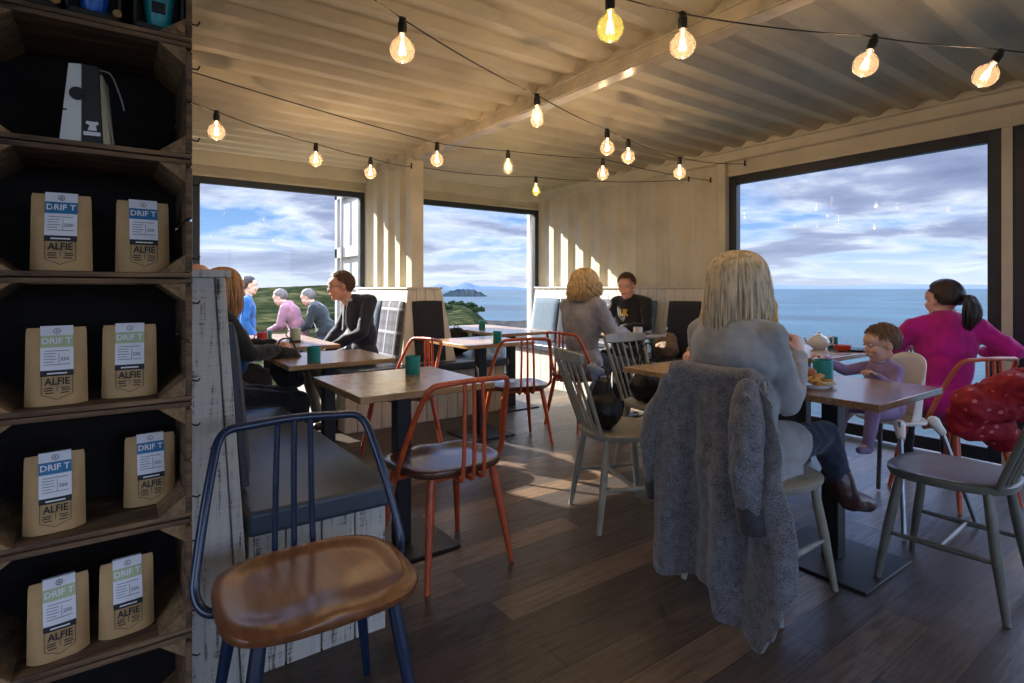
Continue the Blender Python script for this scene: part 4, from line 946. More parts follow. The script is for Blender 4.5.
# bags
def softbag(name, label, cat, loc, rz, parts, mt, handle=None, hr=.005, hm=None, amp=.01, vox=.009):
    t_ = thing(name, label, cat, loc, rz); b = MB()
    for p in parts:
        if len(p) == 2: b.ell(p[0], p[1])
        else: b.cap(*p)
    me = remesh(b, vox, 4, amp, 10, 2); b = MB(); b.mesh_in(me); b.build('pouch', mt, t_, smooth=80)
    for hh in handle or []: b = MB(); b.tube(spline(hh, 6), hr, 6); b.build('handle', hm or M_black, t_, smooth=60)
    return t_
softbag('shoulder_bag', 'black shoulder bag slumped on the seat of the sunlit sage chair', 'bag', (2.05, 2.05, .462), -22, [((0, 0, .09), (.085, .11, .10)), ((.0, .03, .17), (.06, .09, .08))], mat('black_nylon', lin(22, 23, 27), .5, var=.1), [[(0, -.07, .17), (.0, -.04, .29), (.0, .04, .29), (0, .07, .17)]])
b = MB(); b.cap((0, -.04, 0), (0, .035, .015), .02, .018); b.cap((0.01, .015, -.04), (.01, .02, .02), .018, .022); me = remesh(b, .008, 3, .008, 20, 5); b = MB(); b.mesh_in(me); o = b.build('folded_scarf', cloth_blue if False else mat('pale_blue_cotton', lin(146, 162, 186), .9, var=.15, scale=20), smooth=80); o.location = (2.02, 2.08, .745); tag(o, 'crumpled pale blue scarf on top of the black shoulder bag', 'scarf')
softbag('handbag', 'black handbag with looped straps on the sage chair behind the oak table', 'handbag', (2.74, 2.36, .462), 0, [((0, 0, .10), (.15, .07, .11)), ((.02, 0, .16), (.12, .05, .08))], mat('black_bag_leather', lin(20, 19, 22), .4, var=.1), [[(-.09, .0, .2), (-.07, -.01, .36), (.02, -.01, .38), (.06, 0, .2)], [(-.03, .03, .2), (.0, .03, .34), (.08, .03, .34), (.11, .02, .2)]])
softbag('tote_bag', 'tan and cream bag lying on the wall bench beside the young man', 'bag', (4.33, 3.50, .502), 10, [((0, 0, .09), (.10, .13, .10)), ((0, -.04, .17), (.07, .07, .07))], mat('tan_canvas', lin(150, 122, 98), .8, var=.2, scale=14), [[(0, -.08, .18), (.0, -.02, .27), (0, .06, .15)]])
softbag('rucksack', 'black rounded rucksack on the seat beyond the pillar', 'rucksack', (2.86, 4.95, .502), 0, [((0, 0, .13), (.15, .10, .14)), ((0, -.05, .09), (.12, .08, .09))], mat('black_canvas', lin(20, 21, 24), .8, var=.1), [[(-.03, 0, .26), (0, 0, .30), (.03, 0, .26)]])
# ================================================================== PEOPLE
def hairmat(name, c): return mat(name, c, .42, var=.28, scale=22, stretch=(3, 3, .6), bump=.3, bscale=90)
H_BLOND = hairmat('blonde_hair', lin(208, 188, 154)); H_AUB = hairmat('auburn_hair', lin(178, 128, 80)); H_DARK = hairmat('dark_brown_hair', lin(52, 38, 32)); H_GREY = hairmat('grey_hair', lin(120, 114, 108))
H_CURL = hairmat('curly_blond_hair', lin(196, 166, 118)); H_BROWN = hairmat('brown_hair', lin(92, 62, 42)); H_BABY = hairmat('light_brown_baby_hair', lin(120, 92, 66))
SC, SR = Vector((0, -.015, .03)), Vector((.078, .097, .09))
def scalp(d, k=1.0): return SC + Vector((d.x * SR.x, d.y * SR.y, d.z * SR.z)) * k
def allowed(d, back=-.62):
    if d.y > 0.05: return d.z > .30 + .42 * d.y - (.25 if abs(d.x) > .75 else 0)
    return d.z > back + .5 * ss(-.3, .1, d.y)
def fib(n):
    for i in range(n):
        z = 1 - 2 * (i + .5) / n; r_ = math.sqrt(1 - z * z); a = i * 2.399963; yield Vector((r_ * math.cos(a), r_ * math.sin(a), z))
def hair(parent, Mh, kind, mt, seed=3, L_=.25, r0=.008, vol=1.0):
    rd = random.Random(seed); b = MB(); b.T = Mh
    if kind == 'baby': r0 *= .7
    if kind == 'bald': return
    b.ell(SC, SR * (1.035 if kind != 'bald' else 1), nu=36, nv=28, keep=lambda d: allowed(d, -.7))
    if kind in ('short', 'baby', 'combed', 'pony'):
        tie = Vector((0, -.97, -.12)).normalized()
        for d in fib({'pony': 900, 'short': 1900, 'combed': 1700, 'baby': 1900}[kind]):
            if not allowed(d): continue
            n_ = Vector((d.x / SR.x, d.y / SR.y, d.z / SR.z)).normalized(); p = scalp(d, 1.03)
            if kind == 'pony':
                pts = []
                for k in range(5):
                    q = k / 4 * min(1, .11 / max(.02, (scalp(d) - scalp(tie)).length)); e = (d * (1 - q) + tie * q).normalized(); pts.append(scalp(e, 1.05 + .03 * math.sin(q * 3.1)))
                b.tube(pts, [.004, .0055, .0055, .005, .003], 5); continue
            g = Vector((rd.gauss(0, .6) + d.x * .5 + (.5 if kind == 'combed' else 0), -.55 if kind != 'baby' else (.3 if d.y > .2 else -.2), -.55 + .5 * d.z)); g = (g - n_ * g.dot(n_)).normalized()
            l = rd.uniform(.022, .042) * (1.25 if kind == 'combed' else 1); b.tube([p, p + g * l * .5 + n_ * l * .16, p + g * l + n_ * l * .02], [r0 * .5, r0 * .42, .001], 5)
    if kind == 'pony':
        t0 = scalp(tie, 1.12); b2 = MB(); b2.T = Mh; ring = [t0 + Vector((math.cos(a) * .019, 0, math.sin(a) * .019)) for a in [k * math.pi / 6 for k in range(12)]]; b2.tube(ring, .006, 6, closed=True)
        for k in range(150):
            a = rd.uniform(0, 6.28); q = math.sqrt(rd.random()); ox, oz = q * math.cos(a), q * math.sin(a); s_ = t0 + Vector((ox * .012, .0, oz * .012)); l = L_ * rd.uniform(.75, 1)
            b.tube(spline([s_, s_ + Vector((ox * .03 + .01, -.04, -.005)), s_ + Vector((ox * .05 + .012, -.05 + oz * .03, -l * .5)), s_ + Vector((ox * .02 + .005, -.03 + oz * .012, -l))], 4), [.0045] * 10 + [.003, .002, .001], 5)
        b.build('hair', mt, parent, smooth=80); b2.build('hair_tie', M_black, parent); return
    if kind in ('long', 'curly'):
        N = 520 if kind == 'long' else 420
        for k in range(N):
            lay = rd.random(); az = rd.uniform(-128, 128) if kind == 'long' else rd.uniform(-135, 135)
            a = R(az); st = rd.uniform(4, 16) if k % 3 else rd.uniform(16, 70); px_ = rd.uniform(.0, .1)
            l = L_ * rd.uniform(.86, 1.04) * (1 - .25 * ss(90, 128, abs(az))); pts = []
            rad_ = (1.06 + .14 * lay) * vol
            for th in (st, st + (88 - st) * .33, st + (88 - st) * .66, 88):
                tt = R(th); d = Vector((math.sin(a) * math.sin(tt), -math.cos(a) * math.sin(tt), math.cos(tt))); p = scalp(d, 1 + (rad_ - 1) * (.55 + .45 * math.sin(tt))); pts.append(p)
            e = pts[-1]; out_ = Vector((math.sin(a), -math.cos(a), 0)); rr = r0 * rd.uniform(.45, .85); j = Vector((rd.gauss(0, .006), rd.gauss(0, .006), 0))
            m_ = 8 if kind == 'curly' else 4
            for s_ in range(1, m_ + 1):
                q = s_ / m_; off = out_ * (.012 * vol * math.sin(q * 2.2) - .022 * q * q) + j * q * 2
                if kind == 'curly': ph = q * 15 + k; ph *= (.7 + .6 * ((k * 37) % 10) / 10); off += Vector((math.cos(ph) * .013, math.sin(ph) * .013, 0)) + out_ * .02 * q
                pts.append(e + off + Vector((0, 0, -l * q)))
            sp = spline(pts, 3 if kind == 'curly' else 3); n_ = len(sp); b.tube(sp, [rr * (1 - .75 * (i / n_) ** 3) for i in range(n_)], 5)
    b.build('hair', mt, parent, smooth=80)
def aim(v, yaw_ref=0):
    z = Vector(v).normalized(); x = Vector((1, 0, 0)); y = z.cross(x).normalized(); x = y.cross(z); return Matrix((x, y, z)).transposed()
SEAT = dict(pel=(0, 0, .57), waist=(0, -.01, .74), chest=(0, -.01, .91), neck=(0, .0, 1.07), head=(0, .03, 1.215),
            sh=(.165, -.005, 1.025), el=(.215, .05, .79), wr=(.13, .26, .76), hp=(.09, .0, .55), kn=(.12, .43, .51), an=(.12, .42, .09), to=(.13, .55, .035))
STAND = dict(pel=(0, 0, .93), waist=(0, .0, 1.09), chest=(0, .0, 1.27), neck=(0, .01, 1.44), head=(0, .04, 1.585),
             sh=(.175, .0, 1.39), el=(.22, -.02, 1.12), wr=(.20, .10, .90), hp=(.09, 0, .91), kn=(.10, .04, .50), an=(.10, .0, .09), to=(.11, .14, .035))
def human(label, loc, rz, pose=SEAT, s=1.0, J=None, loose=.016, top=None, topname='jumper', bottom=None, bottomname='trousers', shoe=None, skin=None, hd=None, hairkind='short', hm=None, hL=.25, vol=1.0,
          yaw=0, pitch=0, roll=0, hs=1.0, g=1.0, vox=.011, fold=.007, extra_top=None, extra_bottom=None, hands=None, seed=1, face=True, collar=None, female=False):
    root = thing('person', label, 'person', loc, rz)
    P = {}
    for k, v in pose.items():
        if k in ('sh', 'el', 'wr', 'hp', 'kn', 'an', 'to'): P[k + 'R'] = Vector(v) * s; P[k + 'L'] = Vector((-v[0], v[1], v[2])) * s
        else: P[k] = Vector(v) * s
    for k, v in (J or {}).items(): P[k] = Vector(v)
    q = s * g; up = (P['neck'] - P['pel']).normalized(); Rt = aim(up)
    Mh = Matrix.Translation(P['head']) @ Matrix.Rotation(R(yaw), 4, 'Z') @ Matrix.Rotation(R(pitch), 4, 'X') @ Matrix.Rotation(R(roll), 4, 'Y') @ Matrix.Scale(hs * s, 4)
    w_ = .92 if female else 1.0
    def trunk(b, e):
        b.ell(P['chest'], ((.150 * w_ + e) * q, (.105 + e) * q, (.17 + e) * q), Rt); b.ell(P['waist'], ((.128 * w_ + e) * q, (.10 + e) * q, (.15 + e) * q), Rt); b.ell(P['pel'], ((.155 + e) * q, (.122 + e) * q, (.115 + e) * q), Rt)
        b.cap(P['shL'], P['shR'], (.046 + e) * q, (.046 + e) * q)
        for S in 'LR': b.cap(P['neck'].lerp(P['chest'], .10), P['sh' + S].lerp(P['neck'], .04), (.056 + e) * q, (.044 + e) * q); b.cap(P['chest'], P['sh' + S].lerp(P['chest'], .2), (.09 + e) * q, (.05 + e) * q)
        if female:
            f_ = Rt @ Vector((0, 1, 0))
            for sx in (-1, 1): b.ell(P['chest'] + f_ * .075 * q + Rt @ Vector((sx * .065 * q, 0, 0)) - up * .0, ((.058 + e) * q,) * 3)
    def arms(b, e, end=1.0):
        for S in 'LR':
            b.cap(P['sh' + S], P['el' + S], (.044 + e) * q, (.036 + e) * q); b.cap(P['el' + S], P['el' + S].lerp(P['wr' + S], end), (.036 + e) * q, (.025 + e * .9) * q)
    def legs(b, e, end=1.0):
        for S in 'LR':
            b.cap(P['hp' + S], P['kn' + S], (.076 + e) * q, (.054 + e) * q); b.cap(P['kn' + S], P['kn' + S].lerp(P['an' + S], end), (.053 + e) * q, (.034 + e) * q)
    # body: one continuous surface with the head, then fingers rooted in the palms
    b = MB(); trunk(b, -.012); arms(b, -.004); legs(b, -.006)
    b.cap(P['neck'] - up * .05 * s, P['head'] - up * .03 * s + Vector((0, -.005, 0)), .056 * q * w_, .054 * s * hs)
    for S in 'LR':
        b.cap(P['an' + S], P['to' + S], .026 * q, .018 * q)
    HM = Mh
    def hp_(v): return HM @ Vector(v)
    HR = (Mh.to_3x3()).normalized()
    def he(c, r_): b.ell(hp_(c), tuple(x * hs * s for x in r_), HR, 24, 18)
    he((0, -.015, .03), (.075, .093, .086)); he((0, .022, -.04), (.057, .062, .078)); he((0, .055, -.092), (.026, .024, .022)); he((0, .045, .03), (.062, .05, .05))
    b.cap(hp_((0, .082, .006)), hp_((0, .0985, -.032)), .0075 * hs * s, .0115 * hs * s); b.cap(hp_((-.036, .072, .02)), hp_((.036, .072, .02)), .014 * hs * s, .014 * hs * s)
    for sx in (-1, 1):
        he((sx * .034, .055, -.032), (.027, .027, .027)); he((sx * .077, -.008, -.012), (.010, .016, .026)); b.cap(hp_((sx * .03, .03, -.085)), hp_((sx * .055, -.01, -.06)), .022 * hs * s, .02 * hs * s)
    b.cap(hp_((-.016, .084, -.060)), hp_((.016, .084, -.060)), .0085 * hs * s, .0085 * hs * s)
    HD = {}
    for S in 'LR':
        dv = (hands or {}).get(S, {}).get('dir'); dv = Vector(dv).normalized() if dv else (P['wr' + S] - P['el' + S]).normalized()
        pn = (hands or {}).get(S, {}).get('palm'); pn = Vector(pn) if pn else Vector((0, 0, -1)); pn = (pn - dv * pn.dot(dv)).normalized(); sd_ = dv.cross(pn)
        HD[S] = (dv, pn, sd_); Mx = Matrix((sd_, pn, dv)).transposed(); b.ell(P['wr' + S] + dv * .048 * q, (.040 * q, .015 * q, .052 * q), Mx)
    me = remesh(b, vox * .72, 3); b = MB(); b.mesh_in(me)
    for S in 'LR':
        dv, pn, sd_ = HD[S]; curl = (hands or {}).get(S, {}).get('curl', 35); o_ = P['wr' + S]; thumb = -1 if S == 'L' else 1
        for k, (off, ln) in enumerate(((-.027, .062), (-.009, .074), (.010, .070), (.027, .055))):
            off *= -thumb; p0 = o_ + dv * .078 * q + sd_ * off * q; pts = [o_ + dv * .05 * q + sd_ * off * .9 * q, p0]; ang = 10; d_ = dv
            for f_ in (.45, .32, .23): ang += curl * (.7 + .08 * k); d_ = dv * math.cos(R(ang)) + pn * math.sin(R(ang)); pts.append(pts[-1] + d_ * ln * f_ * q)
            b.tube(pts, [.0085 * q, .0088 * q, .0082 * q, .0074 * q, .0055 * q], 8)
        tb = -sd_ * -thumb if False else sd_ * thumb * -1 * -1
        tb = sd_ * (-.03 * -thumb); p0 = o_ + dv * .022 * q + tb * .7 * q; d1 = (dv * .75 + tb.normalized() * .65 + pn * .25).normalized(); b.tube([p0, p0 + d1 * .032 * q, p0 + d1 * .032 * q + (dv * .85 + tb.normalized() * .3 + pn * .35).normalized() * .03 * q], [.0115 * q, .0100 * q, .0065 * q], 8)
    b.build('body', skin or M_skin, root, smooth=70)
    # clothes
    if top:
        b = MB(); trunk(b, loose); arms(b, .002 + loose * .8, .96)
        if extra_top: extra_top(b, P, q)
        me = remesh(b, vox, 6, fold * s, 6.5, seed, (1, 1, .6)); b = MB(); b.mesh_in(me); b.build(topname, top, root, smooth=80)
    if collar:
        b = MB(); n_ = 14; ring = [P['neck'] + up * .012 * s + (Rt @ Vector((math.cos(k / n_ * 6.2832) * .068, math.sin(k / n_ * 6.2832) * .062, .012 * math.sin(k / n_ * 6.28)))) * q for k in range(n_)]; b.tube(ring, .014 * q, 8, closed=True); b.build('collar', collar, root, smooth=80)
    if bottom:
        b = MB(); b.ell(P['pel'], (.162 * q, .128 * q, .118 * q), Rt); legs(b, .008, 1.0)
        if extra_bottom: extra_bottom(b, P, q)
        me = remesh(b, vox, 4, fold * s * .7, 8, seed + 5); b = MB(); b.mesh_in(me); b.build(bottomname, bottom, root, smooth=80)
    if shoe:
        for S in 'LR':
            b = MB(); a, t_ = P['an' + S], P['to' + S]; d_ = (t_ - a); d_.z = 0; dn = d_.normalized() if d_.length > .01 else Vector((0, 1, 0))
            b.cap(a + Vector((0, 0, .02)) * s, a - Vector((0, 0, .035)) * s - dn * .02 * s, .040 * q, .036 * q); b.cap(a - Vector((0, 0, .045)) * s, t_ + Vector((0, 0, .006)), .037 * q, .032 * q); b.cap(a - Vector((0, 0, .04)) * s - dn * .03 * s, t_, .03 * q, .026 * q)
            me = remesh(b, .008, 3); b = MB(); b.mesh_in(me); b.build('shoe', shoe, root, smooth=70)
    if face:
        for sx in (-1, 1):
            b = MB(); b.T = Mh; b.mi = 0; b.ell((sx * .030, .0805 + 0, .003), (.0115, .0085, .0058 if hairkind != 'baby' else .0066), nu=14, nv=10); b.mi = 1; k_ = 1.2 if hairkind == 'baby' else 1.0; b.ell((sx * .030, .0855, .002), (.0055 * k_, .0045 * k_, .0052 * k_), nu=12, nv=8); b.build('eye', [M_eyew, M_eyed], root)
            if hairkind == 'baby': continue
            b = MB(); b.T = Mh; b.tube([(sx * .014, .088, .021), (sx * .03, .089, .026), (sx * .047, .078, .021)], [.003, .0036, .0018], 6); b.build('eyebrow', hm or H_BROWN, root)
        b = MB(); b.T = Mh; b.tube([(-.021, .081, -.060), (-.008, .090, -.0575), (0, .090, -.0585), (.008, .090, -.0575), (.021, .081, -.060)], [.0015, .004, .0038, .004, .0015], 6); b.tube([(-.018, .081, -.063), (0, .0885, -.067), (.018, .081, -.063)], [.0015, .0048, .0015], 6); b.build('lips', M_lip, root)
    if hm: hair(root, Mh, hairkind, hm, seed, hL, vol=vol)
    return root, P, Mh
def cloth(name, c, var=.12, rough=.9, scale=12): return mat(name, c, rough, var=var, scale=scale, bump=.35, bscale=160, sheen=.2)
C_NAVY = cloth('navy_knit', lin(44, 47, 62)); C_BLACK = cloth('black_cloth', lin(26, 26, 29)); C_GREYJ = cloth('pale_grey_knit', lin(148, 146, 150)); C_CARD = cloth('grey_cardigan_knit', lin(156, 158, 160)); C_MAG = cloth('magenta_knit', lin(196, 18, 130))
C_LILAC = cloth('lilac_knit', lin(150, 128, 172)); C_MUST = cloth('mustard_knit', lin(206, 152, 38)); C_BLUE = cloth('bright_blue_jacket', lin(16, 84, 148)); C_PINK = cloth('pale_pink_quilt', lin(150, 104, 118)); C_GREEN = cloth('dark_green_jacket', lin(24, 32, 34)); C_JEAN = cloth('blue_denim', lin(34, 44, 64)); C_TROU = cloth('charcoal_trousers', lin(62, 58, 58)); C_GREYSH = cloth('dark_grey_shirt', lin(60, 62, 70)); C_WHITE = cloth('white_shirt', lin(205, 208, 216), .04)

# man in dark cardigan
root, P, Mh = human('smiling man in glasses, tie and dark navy cardigan, seated by the left window', (1.80, 4.78, 0), 92, s=1.03, J=dict(neck=(0, .09, 1.055), head=(0, .19, 1.185), chest=(0, .03, .93), elL=(-.25, .10, .80), elR=(.25, .10, .80), wrL=(-.07, .32, .66), wrR=(.10, .32, .64), anL=(-.14, .30, .09), anR=(.14, .34, .09), toL=(-.14, .44, .035), toR=(.14, .48, .035)),
      top=C_NAVY, topname='cardigan', bottom=C_TROU, shoe=M_sole, hairkind='combed', hm=H_BROWN, yaw=-6, pitch=-4, collar=C_WHITE, skin=M_skin2, vox=.010, hands={'L': {'palm': (0, 0, -1), 'curl': 30}, 'R': {'palm': (0, 0, -1), 'curl': 30}})
b = MB(); f_ = Vector((0, 1, 0)); b.hexa([P['neck'] + Vector(v) for v in ((-.05, .0, -.02), (.05, .0, -.02), (.01, .04, -.24), (-.01, .04, -.24), (-.048, .055, .0), (.048, .055, .0), (.016, .073, -.24), (-.016, .073, -.24))]); b.build('shirt_front', C_WHITE, root, bevel=.004)
b = MB(); b.hexa([P['neck'] + Vector(v) for v in ((-.014, .045, -.03), (.014, .045, -.03), (.022, .055, -.25), (-.022, .055, -.25), (-.014, .066, -.01), (.014, .066, -.01), (.020, .082, -.25), (-.020, .082, -.25))]); b.build('tie', cloth('grey_blue_tie', lin(72, 76, 96)), root, bevel=.003)
b = MB(); b.T = Mh
for sx in (-1, 1): b.tube([(sx * .031 + math.cos(a) * .021, .098 - abs(math.cos(a) * .004), .002 + math.sin(a) * .015) for a in [k * math.pi / 8 for k in range(16)]], .0016, 5, closed=True); b.tube([(sx * .052, .094, .006), (sx * .074, .04, .004), (sx * .079, -.005, .0)], .0018, 5)
b.tube([(-.011, .099, .004), (0, .102, .008), (.011, .099, .004)], .0016, 5); b.build('glasses', M_black, root)

# auburn haired woman
root, P, Mh = human('woman with long auburn hair, black jacket over blue, seated on the left bench', (.53, 3.62, 0), -90, female=True, s=.955, J=dict(elR=(.22, .10, .80), wrR=(.06, .30, .80), elL=(-.22, .1, .8), wrL=(-.06, .30, .82)),
      top=C_BLACK, topname='jacket', bottom=C_BLACK, shoe=M_sole, hairkind='long', hm=H_AUB, hL=.25, vol=1.08, fold=.012, yaw=8, vox=.011, hands={'R': {'curl': 50}, 'L': {'curl': 50}})
b = MB()
b.ell(P['chest'] + Vector((.035, .055, -.06)), (.13, .10, .17)); me = remesh(b, .011, 4, .006, 9, 4); b = MB(); b.mesh_in(me); b.build('blue_top', C_BLUE, root, smooth=80)
b = MB(); b.ell((0, 0, .11), (.10, .07, .12)); b.ell((.03, .02, .03), (.09, .07, .06)); me = remesh(b, .009, 4, .008, 12, 3); b = MB(); b.mesh_in(me); t_ = thing('handbag', 'soft black bag on the lap of the auburn haired woman', 'handbag', (.87, 3.55, .585)); b.build('pouch', C_BLACK, t_, smooth=80); b = MB(); b.tube(spline([(-.06, .0, .2), (-.03, .02, .27), (.03, .02, .27), (.06, 0, .2)], 5), .005, 6); b.build('handle', M_black, t_)
# bald person behind the bench back
human('balding person, only the top of the head showing above the bench back', (.50, 4.62, 0), -90, s=1.01, top=C_GREYSH, bottom=C_TROU, shoe=M_sole, skin=M_skin2, vox=.013, hm=None)
# outside: blue, pink, green
human('person in a bright blue jacket walking outside behind the auburn haired woman', (1.50, 8.25, -.45), -100, STAND, s=1.04, top=C_BLUE, topname='jacket', bottom=C_TROU, shoe=M_sole, hairkind='short', hm=H_DARK, vox=.014, J=None)
LEAN = dict(neck=(0, .17, 1.36), head=(0, .27, 1.475), chest=(0, .10, 1.22), waist=(0, .03, 1.07), shL=(-.16, .15, 1.32), shR=(.16, .15, 1.32), elL=(-.21, .20, 1.06), elR=(.21, .20, 1.06), wrL=(-.12, .38, .98), wrR=(.12, .38, .98))
root, P, Mh = human('grey haired woman in a pale pink padded jacket bending forward outside the left window', (2.32, 8.78, -.45), 58, STAND, s=1.0, J=LEAN, female=True, g=1.12, top=C_PINK, topname='padded_jacket', bottom=C_JEAN, shoe=M_sole, hairkind='short', hm=H_GREY, pitch=-20, vox=.013, fold=.010, extra_top=lambda b, P, q: [b.cap(P['neck'] + Vector((-.06, -.03, .02)), P['neck'] + Vector((.06, -.03, .02)), .055, .055), b.cap(P['neck'] + Vector((0, -.06, .0)), P['neck'] + Vector((0, -.02, .03)), .06, .05)])
root, P, Mh = human('grey haired man in a dark green waxed jacket bending forward outside the left window', (2.68, 8.60, -.45), 58, STAND, s=1.02, J=LEAN, g=1.12, top=C_GREEN, topname='waxed_jacket', bottom=C_JEAN, shoe=M_sole, hairkind='short', hm=H_GREY, pitch=-20, vox=.013, fold=.010, extra_top=lambda b, P, q: [b.ell(P['pel'] + Vector((0, -.03, .02)), (.19, .17, .18)), b.cap(P['neck'] + Vector((-.05, -.04, 0)), P['neck'] + Vector((.05, -.04, .0)), .05, .05)])
# curly haired woman
human('woman with curly blond hair and pale grey jumper, back turned, on an orange chair', (3.26, 3.50, 0), -86, female=True, s=.985, g=1.08, J=dict(elR=(.25, .10, .78), wrR=(.16, .32, .79), elL=(-.25, .1, .78), wrL=(-.12, .33, .79), neck=(0, .03, 1.05)), top=C_GREYJ, bottom=C_BLACK, shoe=M_sole, loose=.026, fold=.013, hairkind='curly', hm=H_CURL, hL=.17, vol=1.2, vox=.011)
# young man in black
root, P, Mh = human('young man with short brown hair, black jacket and black tee with yellow print', (4.24, 3.86, 0), 104, s=1.0, J=dict(neck=(0, .04, 1.06), head=(0, .09, 1.195), elL=(-.24, .12, .80), elR=(.24, .12, .80), wrL=(-.08, .33, .79), wrR=(.08, .33, .79)), top=C_BLACK, topname='jacket', bottom=C_BLACK, shoe=M_sole, skin=M_skin2, hairkind='short', hm=H_BROWN, pitch=-14, yaw=10, vox=.010, fold=.009)
c0 = P['chest']; b = MB(); b.text('UK', Matrix.Translation(c0 + Vector((0, .148, .02))) @ Matrix.Rotation(R(90), 4, 'X') @ Matrix.Rotation(R(180), 4, 'Y') @ Matrix.Rotation(0, 4, 'Z'), .09, .07); me_ = b.mesh(); b = MB(); b.mesh_in(me_); b.build('shirt_print', mat('yellow_print', lin(214, 168, 48), .7, var=.03), root, smooth=0, solid=.003)
# main blonde woman
def cardi(b, P, q):
    b.ell(P['waist'] + Vector((0, .0, -.02)), (.165, .135, .20)); b.ell(P['pel'] + Vector((0, .01, -.01)), (.175, .15, .12)); b.cap(P['pel'] + Vector((.08, .02, .0)), P['pel'] + Vector((.10, .20, -.01)), .10, .09)
    b.hexa([P['pel'] + Vector(v) for v in ((.08, -.08, -.12), (.185, -.06, -.13), (.185, .17, -.15), (.10, .20, -.10), (.06, -.10, .04), (.15, -.08, .05), (.16, .17, .05), (.06, .20, .05))]); b.cap(P['shR'].lerp(P['elR'], .5), P['elR'] + Vector((0, -.01, -.01)), .050, .048)
    b.ell(P['chest'] + Vector((0, -.01, .03)), (.18, .125, .16))
root, P, Mh = human('woman with straight blonde hair and long grey cardigan seated with her back to the camera', (2.02, 1.285, 0), -92, female=True, s=.975, g=1.0,
      J=dict(shL=(-.155, -.01, .985), shR=(.145, -.01, .985), elR=(.150, .12, .735), wrR=(.085, .31, .885), elL=(-.25, .13, .76), wrL=(-.06, .33, .87), knR=(.13, .41, .555), anR=(.20, .44, .33), toR=(.23, .57, .265), knL=(-.10, .44, .50), anL=(-.06, .28, .09), toL=(-.06, .40, .035), head=(0, .035, 1.18), neck=(0, .02, 1.03)),
      top=C_CARD, topname='cardigan', bottom=C_JEAN, bottomname='jeans', shoe=None, hairkind='long', hm=H_BLOND, hL=.27, vol=1.16, yaw=-14, vox=.008, fold=.011, extra_top=cardi, hands={'R': {'dir': (-.3, .2, .9), 'palm': (-1, 0, 0), 'curl': 45}, 'L': {'dir': (.3, .2, .9), 'palm': (1, 0, 0), 'curl': 45}}, seed=9)
for S in 'LR':
    b = MB(); a, t_ = P['an' + S], P['to' + S]; kk = P['kn' + S]; b.cap(a.lerp(kk, .28), a, .050, .046); dn = (t_ - a).normalized(); b.cap(a, a + (t_ - a) * .3 + Vector((0, 0, -.02)), .046, .042); b.cap(a + (t_ - a) * .2 + Vector((0, 0, -.02)), t_, .044, .033); b.cap(a - dn * .025, a - dn * .03 + (a - kk).normalized() * .055, .026, .016); me = remesh(b, .007, 3, .002, 20); b = MB(); b.mesh_in(me); b.build('ankle_boot', M_leather, root, smooth=70)
b = MB(); b.tube([P['neck'] + Vector(v) for v in ((0, -.082, -.06), (0, -.126, -.12), (0, -.14, -.2), (0, -.145, -.3), (0, -.13, -.42))], .006, 6); b.build('back_seam', C_CARD, root)
# person in yellow
human('dark haired person in a mustard yellow jumper, mostly hidden behind the blonde woman', (3.13, 1.98, 0), 92, female=True, s=1.03, g=1.08, top=C_MUST, bottom=C_TROU, shoe=M_sole, hairkind='short', hm=H_DARK, yaw=0, vox=.013)
# woman in magenta
human('woman in a magenta jumper with a dark ponytail looking out at the sea', (3.90, 1.16, 0), -60, female=True, s=.955, g=1.02, J=dict(chest=(0, .0, .86), neck=(0, .02, .975), head=(0, .05, 1.10), shL=(-.15, .0, .935), shR=(.15, .0, .94), elR=(.30, -.03, .82), wrR=(.22, .16, .80), elL=(-.24, .12, .79), wrL=(-.14, .32, .80)), top=C_MAG, bottom=C_BLACK, shoe=M_sole, hairkind='pony', hm=H_DARK, hL=.2, yaw=34, vox=.009, fold=.011, seed=12)
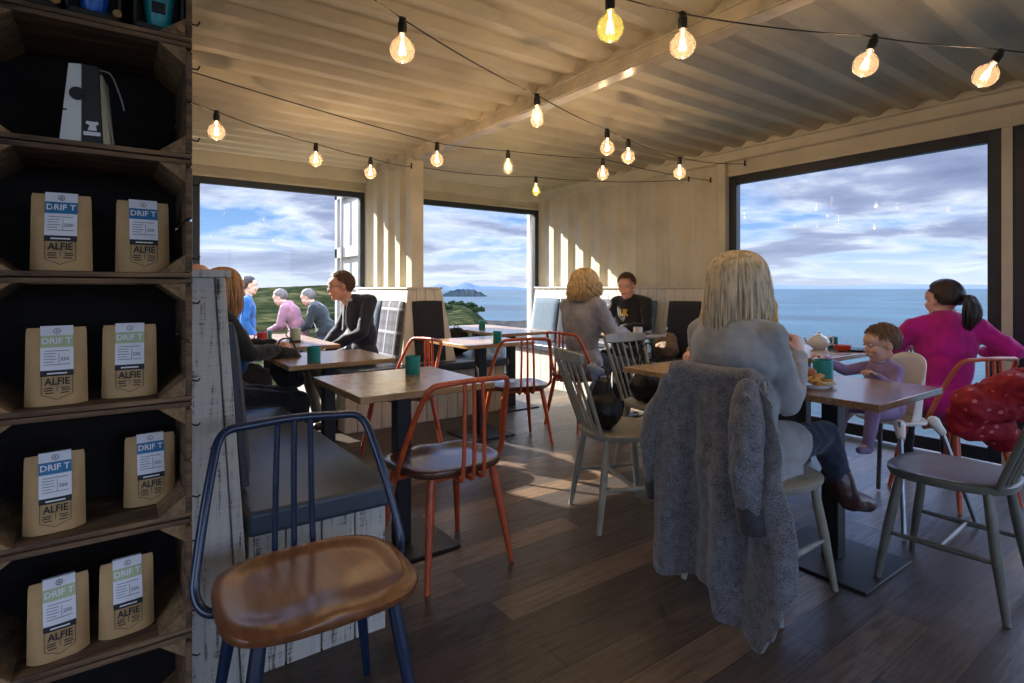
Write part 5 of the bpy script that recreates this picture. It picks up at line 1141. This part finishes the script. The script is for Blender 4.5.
# baby and highchair
t_ = thing('highchair', 'white and steel highchair that the baby sits in', 'highchair', (3.30, 1.22, 0), 72)
M_plas = mat('white_plastic', lin(222, 218, 212), .35, var=.02); M_steel = mat('steel_tube', lin(150, 156, 164), .3, 1, var=.03)
b = MB(); N = 20
def shell(u, v):
    a = (u - .5) * math.pi * 1.15; w0 = .135; top_ = .36 * (max(0, math.cos(a * .72))) ** .6 * v; return (math.sin(a) * w0, -math.cos(a) * .11 - .04 * v, .50 + top_ * .92)
b.grid(shell, 28, 10); b.build('seat_back', M_plas, t_, smooth=80, solid=.010)
b = MB(); b.prism([(math.cos(k * math.pi / 12) * .165, math.sin(k * math.pi / 12) * .145) for k in range(24)], .488, .505); b.build('seat', M_plas, t_, bevel=.004)
for sx in (-1, 1):
    for sy in (-1, 1):
        b = MB(); b.tube([(sx * .15, sy * .125, .515), (sx * .26, sy * .24, .012)], .0115, 10); b.build('leg', M_steel, t_, smooth=60)
        b = MB(); b.cap((sx * .14, sy * .115, .50), (sx * .165, sy * .138, .45), .026, .019); b.build('leg_socket', M_plas, t_, smooth=60)
b = MB(); b.tube([(-.15, .13, .66), (-.10, .17, .66), (.10, .17, .66), (.15, .13, .66)], .012, 8); b.tube([(0, .168, .66), (0, .13, .505)], .011, 8); b.build('front_bar', M_plas, t_, smooth=60)
BABY = dict(pelv=None)
bj = dict(pel=(0, 0, .565), waist=(0, 0, .63), chest=(0, .01, .70), neck=(0, .015, .785), head=(0, .025, .885), shL=(-.075, .01, .755), shR=(.075, .01, .755), elR=(.12, .10, .70), wrR=(.06, .20, .715), elL=(-.12, .09, .68), wrL=(-.115, .18, .74), hpL=(-.05, .02, .555), hpR=(.05, .02, .555), knL=(-.09, .17, .56), knR=(.09, .17, .56), anL=(-.09, .20, .40), anR=(.09, .20, .40), toL=(-.10, .26, .375), toR=(.10, .26, .375))
bj['wrR'] = (.16, .22, .79); bj['elR'] = (.13, .12, .73)
human('baby in a lilac knitted suit reaching across the table', (3.24, 1.22, 0), 68, s=.55, J=bj, g=1.06, top=C_LILAC, topname='knitted_top', bottom=C_LILAC, bottomname='leggings', shoe=C_LILAC, hairkind='baby', hm=H_BABY, hs=1.5, yaw=-18, pitch=-8, vox=.006, fold=.006, skin=mat('baby_skin', lin(222, 176, 152), .5, var=.04, scale=10), collar=C_WHITE)
